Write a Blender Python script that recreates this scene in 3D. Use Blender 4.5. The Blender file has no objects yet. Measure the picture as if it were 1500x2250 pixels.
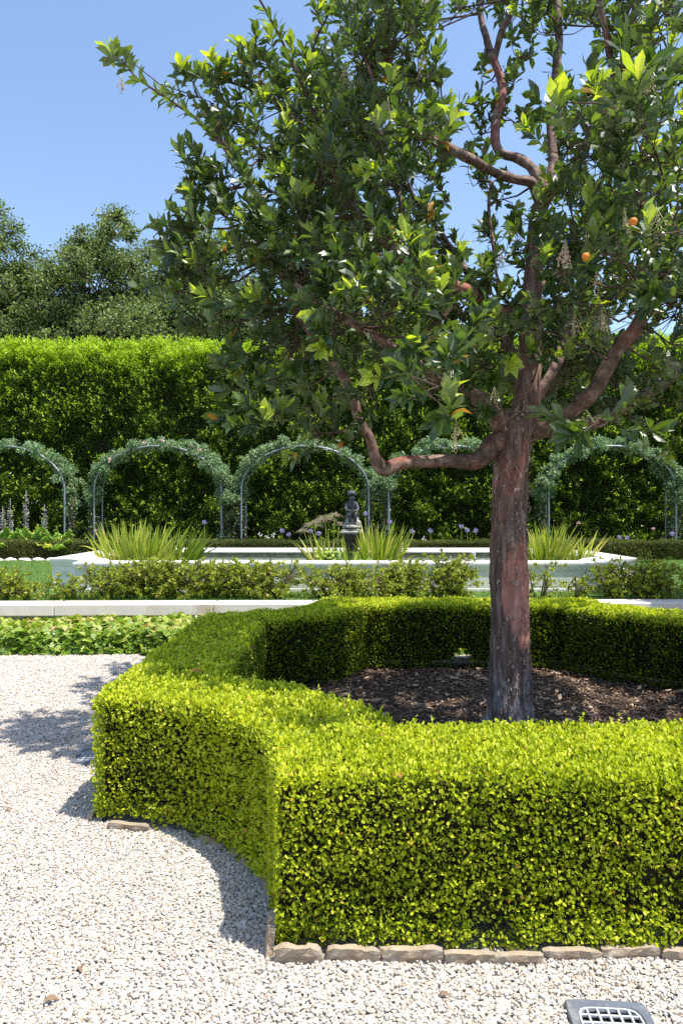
import bpy, math, random
import numpy as np
from math import radians as R, pi, sin, cos

random.seed(7)
rng = np.random.default_rng(7)
scene = bpy.context.scene
col = scene.collection

# ------------------------------------------------------------------ camera, light, exposure
EYE = 1.57
cam_d = bpy.data.cameras.new("camera")
cam = bpy.data.objects.new("camera", cam_d); col.objects.link(cam)
cam.location = (0, 0, EYE); cam.rotation_euler = (R(90), 0, 0)
cam_d.sensor_fit = 'VERTICAL'; cam_d.sensor_height = 36.0; cam_d.lens = 24.0
cam_d.clip_start = 0.05; cam_d.clip_end = 2000
scene.camera = cam

SUN_TO = np.array([0.36, -0.17, 1.0]); SUN_TO = SUN_TO / np.linalg.norm(SUN_TO)
ELEV = math.asin(SUN_TO[2]); AZ = math.atan2(SUN_TO[0], SUN_TO[1])
world = bpy.data.worlds.new("World"); scene.world = world; world.use_nodes = True
wn = world.node_tree.nodes; wl = world.node_tree.links
bg = wn['Background']
sky = wn.new('ShaderNodeTexSky'); sky.sky_type = 'NISHITA'; sky.sun_disc = False
sky.sun_elevation = ELEV; sky.sun_rotation = AZ
sky.air_density = 1.0; sky.dust_density = 1.0; sky.ozone_density = 2.2; sky.altitude = 0
wl.new(sky.outputs[0], bg.inputs[0]); bg.inputs[1].default_value = 0.15
sun_d = bpy.data.lights.new("sun", 'SUN'); sun_d.energy = 4.3; sun_d.angle = R(0.53); sun_d.color = (1.0, 0.955, 0.89)
sun = bpy.data.objects.new("sun", sun_d); col.objects.link(sun)
from mathutils import Vector
sun.rotation_euler = Vector(SUN_TO).to_track_quat('Z', 'Y').to_euler()
sun.location = (6, -6, 20)
scene.view_settings.view_transform = 'Standard'; scene.view_settings.look = 'None'
scene.view_settings.gamma = 1.0; scene.view_settings.exposure = 0.9
scene.cycles.max_bounces = 6; scene.cycles.diffuse_bounces = 3; scene.cycles.transmission_bounces = 4
scene.cycles.glossy_bounces = 2
scene.cycles.use_denoising = False

# ------------------------------------------------------------------ helpers
def at(px, py, Y):
    """a place in the garden seen in direction (px, py) of the 1500x2250 photo, Y metres away"""
    return np.array([(px - 750) / 1500 * Y, Y, EYE - (py - 1125) / 1500 * Y])

def _h(i, j, k, s):
    n = (i * 73856093) ^ (j * 19349663) ^ (k * 83492791) ^ (s * 2654435)
    n = (n ^ (n >> 13)) * 1274126177 & 0x7fffffff
    return ((n ^ (n >> 16)) & 0xffff) / 65535.0

def vnoise(p, scale=1.0, seed=0):
    p = np.asarray(p, float) / scale
    f = np.floor(p).astype(np.int64); t = p - f; t = t * t * (3 - 2 * t)
    i, j, k = f[..., 0], f[..., 1], f[..., 2]
    r = 0
    for a in (0, 1):
        for b in (0, 1):
            for c in (0, 1):
                w = (t[..., 0] if a else 1 - t[..., 0]) * (t[..., 1] if b else 1 - t[..., 1]) * (t[..., 2] if c else 1 - t[..., 2])
                r = r + w * _h(i + a, j + b, k + c, seed)
    return r * 2 - 1

def nrm(v):
    return v / np.maximum(np.linalg.norm(v, axis=-1, keepdims=True), 1e-9)

def rdir(n):
    return nrm(rng.normal(size=(n, 3)))

class MB:
    """collects geometry, then links it as ONE mesh object"""
    def __init__(s):
        s.v = []; s.nv = 0; s.f = []
    def add(s, v, faces, mat=0, rnd=0.5, smooth=False):
        v = np.asarray(v, float).reshape(-1, 3)
        if not isinstance(faces, (list, tuple)): faces = [faces]
        for fa in faces:
            fa = np.asarray(fa, np.int64)
            if fa.size == 0: continue
            m = len(fa)
            r = np.full(m, rnd, float) if np.isscalar(rnd) else np.asarray(rnd, float)
            if len(r) != m: r = np.resize(r, m)
            s.f.append((fa + s.nv, np.full(m, mat, np.int32), r, np.full(m, smooth, bool)))
        s.v.append(v); s.nv += len(v)
    def build(s, name, mats, parent=None, **props):
        me = bpy.data.meshes.new(name)
        V = np.concatenate(s.v) if s.v else np.zeros((0, 3))
        me.vertices.add(len(V)); me.vertices.foreach_set('co', V.astype(np.float32).ravel())
        loops = np.concatenate([f[0].ravel() for f in s.f]).astype(np.int32)
        tot = np.concatenate([np.full(len(f[0]), f[0].shape[1], np.int32) for f in s.f])
        start = np.concatenate([[0], np.cumsum(tot)[:-1]]).astype(np.int32)
        me.loops.add(len(loops)); me.loops.foreach_set('vertex_index', loops)
        me.polygons.add(len(tot)); me.polygons.foreach_set('loop_start', start)
        me.polygons.foreach_set('material_index', np.concatenate([f[1] for f in s.f]))
        me.polygons.foreach_set('use_smooth', np.concatenate([f[3] for f in s.f]))
        at_ = me.attributes.new('rnd', 'FLOAT', 'FACE')
        at_.data.foreach_set('value', np.concatenate([f[2] for f in s.f]).astype(np.float32))
        me.update(calc_edges=True)
        for m in (mats if isinstance(mats, (list, tuple)) else [mats]): me.materials.append(m)
        o = bpy.data.objects.new(name, me); col.objects.link(o)
        if parent is not None: o.parent = parent
        for k, x in props.items(): o[k] = x
        return o

def thing(name, label, category, loc=(0, 0, 0), group=None):
    o = bpy.data.objects.new(name, None); col.objects.link(o)
    o.location = tuple(loc); o['label'] = label; o['category'] = category
    o.empty_display_size = 0.1
    if group: o['group'] = group
    return o

def tag(o, label, category, group=None):
    o['label'] = label; o['category'] = category
    if group: o['group'] = group
    return o

# leaf templates: (u along, v across, w out of the blade)
T_DIAMOND = dict(v=[(0, 0, 0), (.5, -.5, .1), (1, 0, 0), (.5, .5, .1)], f=[np.array([[0, 1, 2], [0, 2, 3]])])
T_BOX = dict(v=[(0, 0, 0), (.38, -.42, .1), (.8, -.4, .1), (1, 0, -.04), (.8, .4, .1), (.38, .42, .1)],
             f=[np.array([[0, 1, 2, 3], [0, 3, 4, 5]])])
T_LANCE = dict(v=[(0, 0, 0), (.32, 0, .03), (.32, -.36, .07), (.32, .36, .07), (.70, 0, .0), (.70, -.48, .05), (.70, .48, .05), (1, 0, -.10)],
               f=[np.array([[0, 2, 1], [0, 1, 3], [4, 5, 7], [4, 7, 6]]), np.array([[1, 2, 5, 4], [3, 1, 4, 6]])])
T_IVY = dict(v=[(0, 0, 0), (-.12, -.35, .03), (.25, -.5, -.02), (.42, -.32, .05), (.62, -.42, 0), (.7, -.2, .05), (1, 0, -.05),
                (.7, .2, .05), (.62, .42, 0), (.42, .32, .05), (.25, .5, -.02), (-.12, .35, .03), (.4, 0, .06)],
             f=[np.array([[12, a, a + 1] for a in range(0, 11)] + [[12, 11, 0]])])

def add_leaves(mb, T, P, A, N, L, W, mat=0, rnd=None, curl=None):
    n = len(P)
    if n == 0: return
    A = nrm(A); B = nrm(np.cross(N, A)); N2 = np.cross(A, B)
    t = np.array(T['v'], float); k = len(t)
    L = np.broadcast_to(L, (n,)); W = np.broadcast_to(W, (n,))
    c = np.ones(n) if curl is None else curl
    V = (P[:, None] + A[:, None] * (t[None, :, 0, None] * L[:, None, None]) + B[:, None] * (t[None, :, 1, None] * W[:, None, None])
         + N2[:, None] * (t[None, :, 2, None] * (L * c)[:, None, None]))
    if rnd is None: rnd = rng.random(n)
    off = (np.arange(n) * k)[:, None, None]
    first = True
    base = mb.nv
    for fa in T['f']:
        F = (fa[None] + off).reshape(-1, fa.shape[1])
        rr = np.repeat(rnd, len(fa))
        if first:
            mb.add(V.reshape(-1, 3), F, mat, rr); first = False
        else:
            mb.f.append((F + base, np.full(len(F), mat, np.int32), rr, np.zeros(len(F), bool)))

def smooth_path(pts, rad, sub=4):
    """Catmull-Rom through the points; returns denser points and radii"""
    p = np.asarray(pts, float); r = np.asarray(rad, float)
    q = np.vstack([2 * p[0] - p[1], p, 2 * p[-1] - p[-2]])
    out = []; ro = []
    for i in range(len(p) - 1):
        a, b, c, d = q[i:i + 4]
        for s in range(sub):
            t = s / sub
            out.append(.5 * ((2 * b) + (c - a) * t + (2 * a - 5 * b + 4 * c - d) * t * t + (3 * b - a - 3 * c + d) * t ** 3))
            ro.append(r[i] * (1 - t) + r[i + 1] * t)
    out.append(p[-1]); ro.append(r[-1])
    return np.array(out), np.array(ro)

def add_tube(mb, pts, rad, n=8, mat=0, rnd=0.5, cap=True, wob=0.0, seed=0, smooth=True):
    p = np.asarray(pts, float); rad = np.broadcast_to(rad, (len(p),)).astype(float)
    m = len(p); T = nrm(np.gradient(p, axis=0))
    ref = np.array([0, 0, 1.0]) if abs(T[0, 2]) < .9 else np.array([1.0, 0, 0])
    u = nrm(np.cross(T[0], ref)); rings = []
    for i in range(m):
        u = nrm(u - T[i] * np.dot(u, T[i])); v = np.cross(T[i], u)
        a = np.arange(n) * 2 * pi / n
        rings.append(p[i] + rad[i] * (np.cos(a)[:, None] * u + np.sin(a)[:, None] * v))
    V = np.concatenate(rings)
    if wob:
        cen = np.repeat(p, n, axis=0)
        d = V - cen
        sl = np.repeat(np.concatenate([[0], np.cumsum(np.linalg.norm(np.diff(p, axis=0), axis=1))]), n); an = np.tile(np.arange(n) * 2 * pi / n, m)
        q = np.column_stack([np.cos(an) * 1.3, np.sin(an) * 1.3, sl / (rad.max() * 5)])
        V = cen + d * (1 + wob * (vnoise(q, 1, seed) * .6 + .4 * vnoise(q * 2.3, 1, seed + 1)))[:, None]
    i = np.arange(m - 1)[:, None] * n; a = np.arange(n)[None]; b = (a + 1) % n
    Q = np.stack([i + a, i + b, i + n + b, i + n + a], -1).reshape(-1, 4)
    fs = [Q]
    if cap:
        fs.append(np.array([list(range(n))[::-1]])); fs.append(np.array([[(m - 1) * n + k for k in range(n)]]))
    mb.add(V, fs, mat, rnd, smooth)
    return V

def add_tubes_many(mb, P0, P1, r0, r1, n=4, mat=0, rnd=.5, sag=None):
    """many thin straight twigs at once (3 rings each)"""
    k = len(P0)
    if not k: return
    T = nrm(P1 - P0); ref = np.where(np.abs(T[:, 2:3]) < .9, np.array([[0, 0, 1.]]), np.array([[1., 0, 0]]))
    U = nrm(np.cross(T, ref)); W = np.cross(T, U)
    a = np.arange(n) * 2 * pi / n
    M = (P0 + P1) / 2 + (0 if sag is None else sag)
    rings = []
    for c, r in ((P0, r0), (M, (np.asarray(r0) + np.asarray(r1)) / 2), (P1, r1)):
        r = np.broadcast_to(r, (k,))
        rings.append(c[:, None] + r[:, None, None] * (np.cos(a)[None, :, None] * U[:, None] + np.sin(a)[None, :, None] * W[:, None]))
    V = np.stack(rings, 1).reshape(-1, 3)
    b = np.arange(n); c2 = (b + 1) % n
    q = np.concatenate([np.stack([b + n * s, c2 + n * s, c2 + n * (s + 1), b + n * (s + 1)], -1) for s in (0, 1)])
    Q = (q[None] + (np.arange(k) * 3 * n)[:, None, None]).reshape(-1, 4)
    mb.add(V, Q, mat, rnd, True)

def add_box(mb, c, s, mat=0, bev=0.0, rnd=.5, rotz=0.0):
    c = np.array(c, float); h = np.array(s, float) / 2; b = bev
    if b <= 0:
        V = np.array([[x, y, z] for x in (-1, 1) for y in (-1, 1) for z in (-1, 1)], float) * h
        F = np.array([[0, 1, 3, 2], [4, 6, 7, 5], [0, 4, 5, 1], [2, 3, 7, 6], [0, 2, 6, 4], [1, 5, 7, 3]])
        fs = [F]
    else:
        V = []; idx = {}
        for x in (-1, 1):
            for y in (-1, 1):
                for z in (-1, 1):
                    for ax in range(3):
                        p = np.array([x, y, z], float) * (h - b); p[ax] = (x, y, z)[ax] * h[ax]
                        idx[(x, y, z, ax)] = len(V); V.append(p)
        V = np.array(V); q = []; t = []
        for ax in range(3):
            o1, o2 = [(1, 2), (0, 2), (0, 1)][ax]
            for s_ in (-1, 1):
                f = []
                for e1, e2 in ((-1, -1), (1, -1), (1, 1), (-1, 1)):
                    k = [0, 0, 0]; k[ax] = s_; k[o1] = e1; k[o2] = e2; f.append(idx[(*k, ax)])
                q.append(f)
            for e1 in (-1, 1):
                for e2 in (-1, 1):
                    f = []
                    for s_, a2 in ((-1, o1), (-1, o2), (1, o2), (1, o1)):
                        k = [0, 0, 0]; k[ax] = s_; k[o1] = e1; k[o2] = e2; f.append(idx[(*k, a2)])
                    q.append(f)
        for x in (-1, 1):
            for y in (-1, 1):
                for z in (-1, 1): t.append([idx[(x, y, z, a)] for a in range(3)])
        fs = [np.array(q), np.array(t)]
    if rotz:
        V = np.stack([V[:, 0] * cos(rotz) - V[:, 1] * sin(rotz), V[:, 0] * sin(rotz) + V[:, 1] * cos(rotz), V[:, 2]], 1)
    mb.add(V + c, fs, mat, rnd)

# icosahedron
_g = (1 + 5 ** .5) / 2
ICO_V = nrm(np.array([(-1, _g, 0), (1, _g, 0), (-1, -_g, 0), (1, -_g, 0), (0, -1, _g), (0, 1, _g), (0, -1, -_g), (0, 1, -_g), (_g, 0, -1), (_g, 0, 1), (-_g, 0, -1), (-_g, 0, 1)], float))
ICO_F = np.array([(0, 11, 5), (0, 5, 1), (0, 1, 7), (0, 7, 10), (0, 10, 11), (1, 5, 9), (5, 11, 4), (11, 10, 2), (10, 7, 6), (7, 1, 8), (3, 9, 4), (3, 4, 2), (3, 2, 6), (3, 6, 8), (3, 8, 9), (4, 9, 5), (2, 4, 11), (6, 2, 10), (8, 6, 7), (9, 8, 1)])
def ico(sub):
    V = ICO_V; F = ICO_F
    for _ in range(sub):
        V = list(map(tuple, V)); mid = {}; nf = []
        def m(a, b):
            k = (min(a, b), max(a, b))
            if k not in mid:
                p = nrm(np.array(V[a]) + np.array(V[b])); mid[k] = len(V); V.append(tuple(p))
            return mid[k]
        for a, b, c in F:
            x, y, z = m(a, b), m(b, c), m(c, a); nf += [(a, x, z), (b, y, x), (c, z, y), (x, y, z)]
        V = np.array(V); F = np.array(nf)
    return np.array(V), np.array(F)

def add_blob(mb, c, s, sub=2, amp=.15, sc=.5, mat=0, seed=0, rnd=.5, smooth=True):
    V, F = ico(sub)
    V = V * (1 + amp * vnoise(V + seed * 3.1, sc, seed)[:, None])
    mb.add(V * np.array(s) + np.array(c), F, mat, rnd, smooth)

def add_many_blobs(mb, P, S, mat=0, rnd=None, smooth=True, jit=.22):
    n = len(P); q = nrm(rng.normal(size=(n, 4)))
    w, x, y, z = q.T
    M = np.stack([1 - 2 * (y * y + z * z), 2 * (x * y - z * w), 2 * (x * z + y * w), 2 * (x * y + z * w), 1 - 2 * (x * x + z * z), 2 * (y * z - x * w),
                  2 * (x * z - y * w), 2 * (y * z + x * w), 1 - 2 * (x * x + y * y)], -1).reshape(n, 3, 3)
    B = ICO_V[None] * (1 + rng.uniform(-jit, jit, (n, 12, 1)))
    V = np.einsum('nij,nkj->nki', M, B) * S[:, None] + P[:, None]
    F = (ICO_F[None] + (np.arange(n) * 12)[:, None, None]).reshape(-1, 3)
    if rnd is None: rnd = rng.random(n)
    mb.add(V.reshape(-1, 3), F, mat, np.repeat(rnd, 20), smooth)

def add_blades(mb, P, D, L, W, bend, seg=5, mat=0, rnd=None, tipdroop=None):
    """strap leaves: root P, direction D, curving towards bend (vector per blade)"""
    n = len(P)
    t = np.linspace(0, 1, seg + 1)
    C = P[:, None] + D[:, None] * (t[None, :, None] * L[:, None, None]) + bend[:, None] * ((t ** 2.2)[None, :, None] * L[:, None, None])
    side = nrm(np.cross(D, rdir(n) * .5 + np.array([0, -1, .1])))
    wprof = np.array([.7, 1, 1, .85, .6, 0.02]) if seg == 5 else np.interp(t, [0, .3, .7, 1], [.7, 1, .8, .02])
    off = side[:, None] * (wprof[None, :, None] * W[:, None, None] / 2)
    V = np.stack([C - off, C + off], 2).reshape(-1, 3)
    k = 2 * (seg + 1)
    q = np.array([[2 * i, 2 * i + 1, 2 * i + 3, 2 * i + 2] for i in range(seg)])
    F = (q[None] + (np.arange(n) * k)[:, None, None]).reshape(-1, 4)
    if rnd is None: rnd = rng.random(n)
    mb.add(V, F, mat, np.repeat(rnd, seg), True)

# ------------------------------------------------------------------ materials
def newmat(name):
    m = bpy.data.materials.new(name); m.use_nodes = True
    nt = m.node_tree; nt.nodes.clear()
    out = nt.nodes.new('ShaderNodeOutputMaterial')
    return m, nt, out

def ramp(nt, stops, src=None, interp='LINEAR'):
    r = nt.nodes.new('ShaderNodeValToRGB'); r.color_ramp.interpolation = interp
    el = r.color_ramp.elements
    while len(el) < len(stops): el.new(.5)
    for e, (p, c) in zip(el, stops): e.position = p; e.color = (*c, 1)
    if src is not None: nt.links.new(src, r.inputs[0])
    return r

def rnd_attr(nt):
    a = nt.nodes.new('ShaderNodeAttribute'); a.attribute_name = 'rnd'; return a.outputs['Fac']

def leaf_mat(name, stops, trans=.35, tcol=(1.5, 1.6, .6), rough=.45, spec=.4, under=None):
    m, nt, out = newmat(name); L = nt.links.new
    r = ramp(nt, stops, rnd_attr(nt))
    colr = r.outputs[0]
    if under:
        g = nt.nodes.new('ShaderNodeNewGeometry'); mx = nt.nodes.new('ShaderNodeMix'); mx.data_type = 'RGBA'
        L(g.outputs['Backfacing'], mx.inputs['Factor']); L(colr, mx.inputs['A']); mx.inputs['B'].default_value = (*under, 1)
        colr = mx.outputs['Result']
    p = nt.nodes.new('ShaderNodeBsdfPrincipled'); L(colr, p.inputs['Base Color'])
    p.inputs['Roughness'].default_value = rough; p.inputs['Specular IOR Level'].default_value = spec
    t = nt.nodes.new('ShaderNodeBsdfTranslucent')
    v = nt.nodes.new('ShaderNodeMix'); v.data_type = 'RGBA'; v.blend_type = 'MULTIPLY'; v.inputs['Factor'].default_value = 1
    L(r.outputs[0], v.inputs['A']); v.inputs['B'].default_value = (*tcol, 1); L(v.outputs['Result'], t.inputs['Color'])
    mx = nt.nodes.new('ShaderNodeMixShader'); mx.inputs[0].default_value = trans
    L(p.outputs[0], mx.inputs[1]); L(t.outputs[0], mx.inputs[2]); L(mx.outputs[0], out.inputs[0])
    return m

def noise_mat(name, stops, scale=5, detail=6, rough=.8, bump=.3, bscale=None, stretch=(1, 1, 1), spec=.3, metallic=0, dist=.02, coord='Object', mix2=None):
    m, nt, out = newmat(name); L = nt.links.new
    tc = nt.nodes.new('ShaderNodeTexCoord'); mp = nt.nodes.new('ShaderNodeMapping'); mp.inputs['Scale'].default_value = stretch
    L(tc.outputs[coord], mp.inputs[0])
    n = nt.nodes.new('ShaderNodeTexNoise'); n.inputs['Scale'].default_value = scale; n.inputs['Detail'].default_value = detail; n.inputs['Roughness'].default_value = .65
    L(mp.outputs[0], n.inputs['Vector'])
    r = ramp(nt, stops, n.outputs[0])
    colr = r.outputs[0]
    if mix2:
        sc2, lo, hi, c2 = mix2
        n3 = nt.nodes.new('ShaderNodeTexNoise'); n3.inputs['Scale'].default_value = sc2; n3.inputs['Detail'].default_value = 5
        L(mp.outputs[0], n3.inputs['Vector'])
        r3 = ramp(nt, [(lo, (0, 0, 0)), (hi, (1, 1, 1))], n3.outputs[0])
        mx = nt.nodes.new('ShaderNodeMix'); mx.data_type = 'RGBA'
        L(r3.outputs[0], mx.inputs['Factor']); L(colr, mx.inputs['A']); mx.inputs['B'].default_value = (*c2, 1)
        colr = mx.outputs['Result']
    p = nt.nodes.new('ShaderNodeBsdfPrincipled'); L(colr, p.inputs['Base Color'])
    p.inputs['Roughness'].default_value = rough; p.inputs['Specular IOR Level'].default_value = spec; p.inputs['Metallic'].default_value = metallic
    if bump:
        b = nt.nodes.new('ShaderNodeBump'); b.inputs['Strength'].default_value = bump; b.inputs['Distance'].default_value = dist
        n2 = nt.nodes.new('ShaderNodeTexNoise'); n2.inputs['Scale'].default_value = bscale or scale * 4; n2.inputs['Detail'].default_value = 8
        L(mp.outputs[0], n2.inputs['Vector']); L(n2.outputs[0], b.inputs['Height']); L(b.outputs[0], p.inputs['Normal'])
    L(p.outputs[0], out.inputs[0])
    return m

def attr_mat(name, stops, rough=.7, spec=.3, interp='LINEAR', nscale=0, namp=.2):
    m, nt, out = newmat(name); L = nt.links.new
    r = ramp(nt, stops, rnd_attr(nt), interp)
    p = nt.nodes.new('ShaderNodeBsdfPrincipled')
    colr = r.outputs[0]
    if nscale:
        tc = nt.nodes.new('ShaderNodeTexCoord'); n = nt.nodes.new('ShaderNodeTexNoise'); n.inputs['Scale'].default_value = nscale; n.inputs['Detail'].default_value = 4
        L(tc.outputs['Object'], n.inputs['Vector'])
        r2 = ramp(nt, [(.3, (1 - namp,) * 3), (.7, (1,) * 3)], n.outputs[0])
        mx = nt.nodes.new('ShaderNodeMix'); mx.data_type = 'RGBA'; mx.blend_type = 'MULTIPLY'; mx.inputs['Factor'].default_value = 1
        L(colr, mx.inputs['A']); L(r2.outputs[0], mx.inputs['B']); colr = mx.outputs['Result']
    L(colr, p.inputs['Base Color']); p.inputs['Roughness'].default_value = rough; p.inputs['Specular IOR Level'].default_value = spec
    L(p.outputs[0], out.inputs[0])
    return m

M = {}
M['box'] = leaf_mat('boxwood_leaf', [(0, (.08, .13, .010)), (.32, (.28, .36, .016)), (.7, (.58, .63, .035)), (1, (.70, .70, .08))], trans=.42, tcol=(1.25, 1.3, .5), rough=.4, spec=.35)
M['core'] = noise_mat('hedge_inside', [(.3, (.012, .013, .006)), (.7, (.05, .04, .02))], scale=40, rough=.9, bump=.6, spec=.1)
M['twig'] = noise_mat('twig_bark', [(.3, (.05, .032, .02)), (.7, (.13, .085, .055))], scale=20, rough=.85, bump=.3)
M['ficus'] = leaf_mat('tall_hedge_leaf', [(0, (.022, .045, .005)), (.4, (.085, .15, .012)), (.75, (.27, .41, .02)), (1, (.56, .66, .06))], trans=.4, tcol=(1.3, 1.4, .4), rough=.35, spec=.45)
M['lowbox'] = leaf_mat('low_hedge_leaf', [(0, (.05, .075, .015)), (.5, (.10, .13, .03)), (.85, (.2, .2, .05)), (1, (.26, .16, .07))], trans=.3, rough=.5, spec=.3)
M['tree'] = leaf_mat('glossy_leaf', [(0, (.022, .046, .012)), (.35, (.042, .085, .018)), (.6, (.085, .145, .03)), (.84, (.15, .23, .04)), (.92, (.26, .36, .04)), (1, (.42, .50, .06))], trans=.36, tcol=(2.2, 2.1, .4), rough=.4, spec=.75, under=(.14, .18, .08))
M['oldleaf'] = leaf_mat('yellowed_leaf', [(0, (.45, .22, .04)), (1, (.5, .36, .06))], trans=.3, tcol=(1.1, 1, .5))
M['rose'] = leaf_mat('rose_leaf', [(0, (.08, .15, .06)), (.6, (.21, .31, .145)), (1, (.40, .48, .27))], trans=.25, tcol=(1.1, 1.3, .7), rough=.45, spec=.4)
M['ivy'] = leaf_mat('ivy_leaf', [(0, (.08, .17, .015)), (.55, (.20, .30, .028)), (.85, (.40, .46, .07)), (1, (.46, .36, .14))], trans=.3, tcol=(1.2, 1.4, .5), rough=.38, spec=.45)
M['azalea'] = leaf_mat('azalea_leaf', [(0, (.10, .15, .02)), (.5, (.27, .34, .035)), (.85, (.44, .48, .06)), (1, (.46, .34, .10))], trans=.32, tcol=(1.2, 1.25, .5), rough=.45, spec=.35)
M['iris'] = leaf_mat('strap_leaf', [(0, (.11, .19, .02)), (.4, (.28, .37, .035)), (.8, (.52, .55, .08)), (1, (.6, .5, .18))], trans=.4, tcol=(1.2, 1.2, .5), rough=.45, spec=.4)
M['acanthus'] = leaf_mat('acanthus_leaf', [(0, (.10, .20, .03)), (.6, (.26, .40, .06)), (1, (.55, .56, .10))], trans=.35, tcol=(1.2, 1.3, .5), rough=.35, spec=.5)
M['oak'] = leaf_mat('oak_leaf', [(0, (.07, .11, .03)), (.6, (.19, .26, .075)), (1, (.32, .38, .12))], trans=.28, tcol=(1.2, 1.3, .6), rough=.5, spec=.35)
M['oakbark'] = noise_mat('oak_bark', [(.3, (.018, .014, .011)), (.7, (.05, .042, .034))], scale=3, rough=.9, bump=.5)
M['grass'] = leaf_mat('grass_blade', [(0, (.09, .17, .035)), (.6, (.15, .26, .06)), (1, (.26, .36, .10))], trans=.3, tcol=(1.2, 1.3, .6), rough=.6, spec=.25)
M['lawn'] = noise_mat('lawn_turf', [(.3, (.085, .15, .035)), (.7, (.15, .24, .065))], scale=14, rough=.9, bump=.7, bscale=160, spec=.1)
M['soil'] = noise_mat('dark_soil', [(.3, (.05, .035, .026)), (.7, (.13, .095, .072))], scale=12, rough=.95, bump=.8, bscale=70, spec=.1)
M['grit'] = noise_mat('gravel_bed', [(.3, (.36, .33, .29)), (.7, (.52, .48, .43))], scale=90, rough=.9, bump=.9, bscale=110, spec=.15, coord='Object')
M['pebble'] = attr_mat('pebble_stone', [(0, (.55, .495, .425)), (.30, (.505, .435, .355)), (.55, (.59, .55, .49)), (.75, (.46, .375, .295)), (.85, (.45, .44, .43)), (.90, (.56, .49, .42)), (.975, (.33, .31, .30)), (.99, (.42, .30, .22))], rough=.75, spec=.3, interp='CONSTANT', nscale=60, namp=.18)
M['chip'] = attr_mat('bark_chip', [(0, (.10, .06, .038)), (.5, (.25, .165, .105)), (.85, (.44, .31, .21)), (1, (.6, .45, .31))], rough=.9, spec=.15)
M['flag'] = noise_mat('buff_flagstone', [(.25, (.20, .145, .095)), (.5, (.33, .255, .175)), (.8, (.46, .38, .28))], scale=11, rough=.85, bump=.6, bscale=28, dist=.012, stretch=(1, 1, 2.5), mix2=(6, .48, .66, (.24, .22, .2)))
M['coping'] = noise_mat('cream_coping_stone', [(.25, (.66, .56, .50)), (.75, (.80, .71, .645))], scale=3, rough=.85, bump=.35, bscale=60, dist=.006, mix2=(1.6, .56, .74, (.50, .38, .29)))
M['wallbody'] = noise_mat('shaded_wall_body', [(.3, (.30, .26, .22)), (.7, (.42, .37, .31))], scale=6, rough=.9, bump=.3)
M['basin'] = noise_mat('grey_cast_stone', [(.25, (.60, .585, .54)), (.75, (.80, .775, .72))], scale=2.2, rough=.8, bump=.3, bscale=50, dist=.006, stretch=(1, 1, 2.2), mix2=(2.2, .52, .75, (.48, .46, .39)))
M['lead'] = noise_mat('weathered_lead', [(.3, (.025, .028, .03)), (.55, (.06, .066, .072)), (.8, (.135, .143, .15))], scale=14, rough=.6, bump=.3, bscale=60, dist=.005, spec=.4)
M['plinth'] = noise_mat('pale_plinth_stone', [(.3, (.20, .195, .18)), (.7, (.42, .40, .36))], scale=16, rough=.8, bump=.4, dist=.01)
M['darkstone'] = noise_mat('wet_dark_stone', [(.3, (.02, .017, .013)), (.7, (.075, .06, .045))], scale=14, rough=.6, bump=.5)
M['pipe'] = noise_mat('galvanised_pipe', [(.3, (.17, .20, .215)), (.7, (.28, .31, .32))], scale=8, rough=.45, bump=0, spec=.5, metallic=.3)
M['drain'] = noise_mat('grey_plastic', [(.3, (.085, .098, .122)), (.7, (.14, .155, .18))], scale=8, rough=.6, bump=.15, mix2=(16, .5, .72, (.24, .23, .22)))
M['drainbar'] = noise_mat('worn_grate_bar', [(.3, (.34, .36, .38)), (.7, (.58, .58, .58))], scale=18, rough=.5, bump=0)
M['pit'] = noise_mat('drain_sump', [(.3, (.006, .006, .006)), (.7, (.02, .018, .016))], scale=10, rough=.9, bump=0)
M['lilac'] = leaf_mat('lilac_petal', [(0, (.30, .26, .5)), (1, (.55, .5, .75))], trans=.35, tcol=(1, 1, 1.1))
M['white'] = leaf_mat('white_petal', [(0, (.75, .75, .72)), (1, (.9, .9, .88))], trans=.3, tcol=(1, 1, .95))
M['pink'] = leaf_mat('pale_pink_petal', [(0, (.72, .42, .4)), (1, (.85, .66, .62))], trans=.3, tcol=(1, .9, .9))
M['bract'] = leaf_mat('purple_bract', [(0, (.16, .15, .12)), (.42, (.34, .29, .3)), (.46, (.85, .82, .8)), (1, (.9, .88, .86))], trans=.2, tcol=(1, 1, 1))
M['cream'] = leaf_mat('cream_bell_flower', [(0, (.5, .4, .2)), (.6, (.62, .55, .36)), (1, (.7, .45, .36))], trans=.2, tcol=(1, 1, .8))
M['papyrus'] = leaf_mat('papyrus_thread', [(0, (.30, .34, .12)), (.5, (.42, .35, .24)), (1, (.52, .42, .34))], trans=.3, tcol=(1, 1, .8))
M['fruit'] = noise_mat('orange_fruit_skin', [(.3, (.62, .16, .02)), (.7, (.75, .28, .04))], scale=30, rough=.55, bump=.5, bscale=90, dist=.003)

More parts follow.
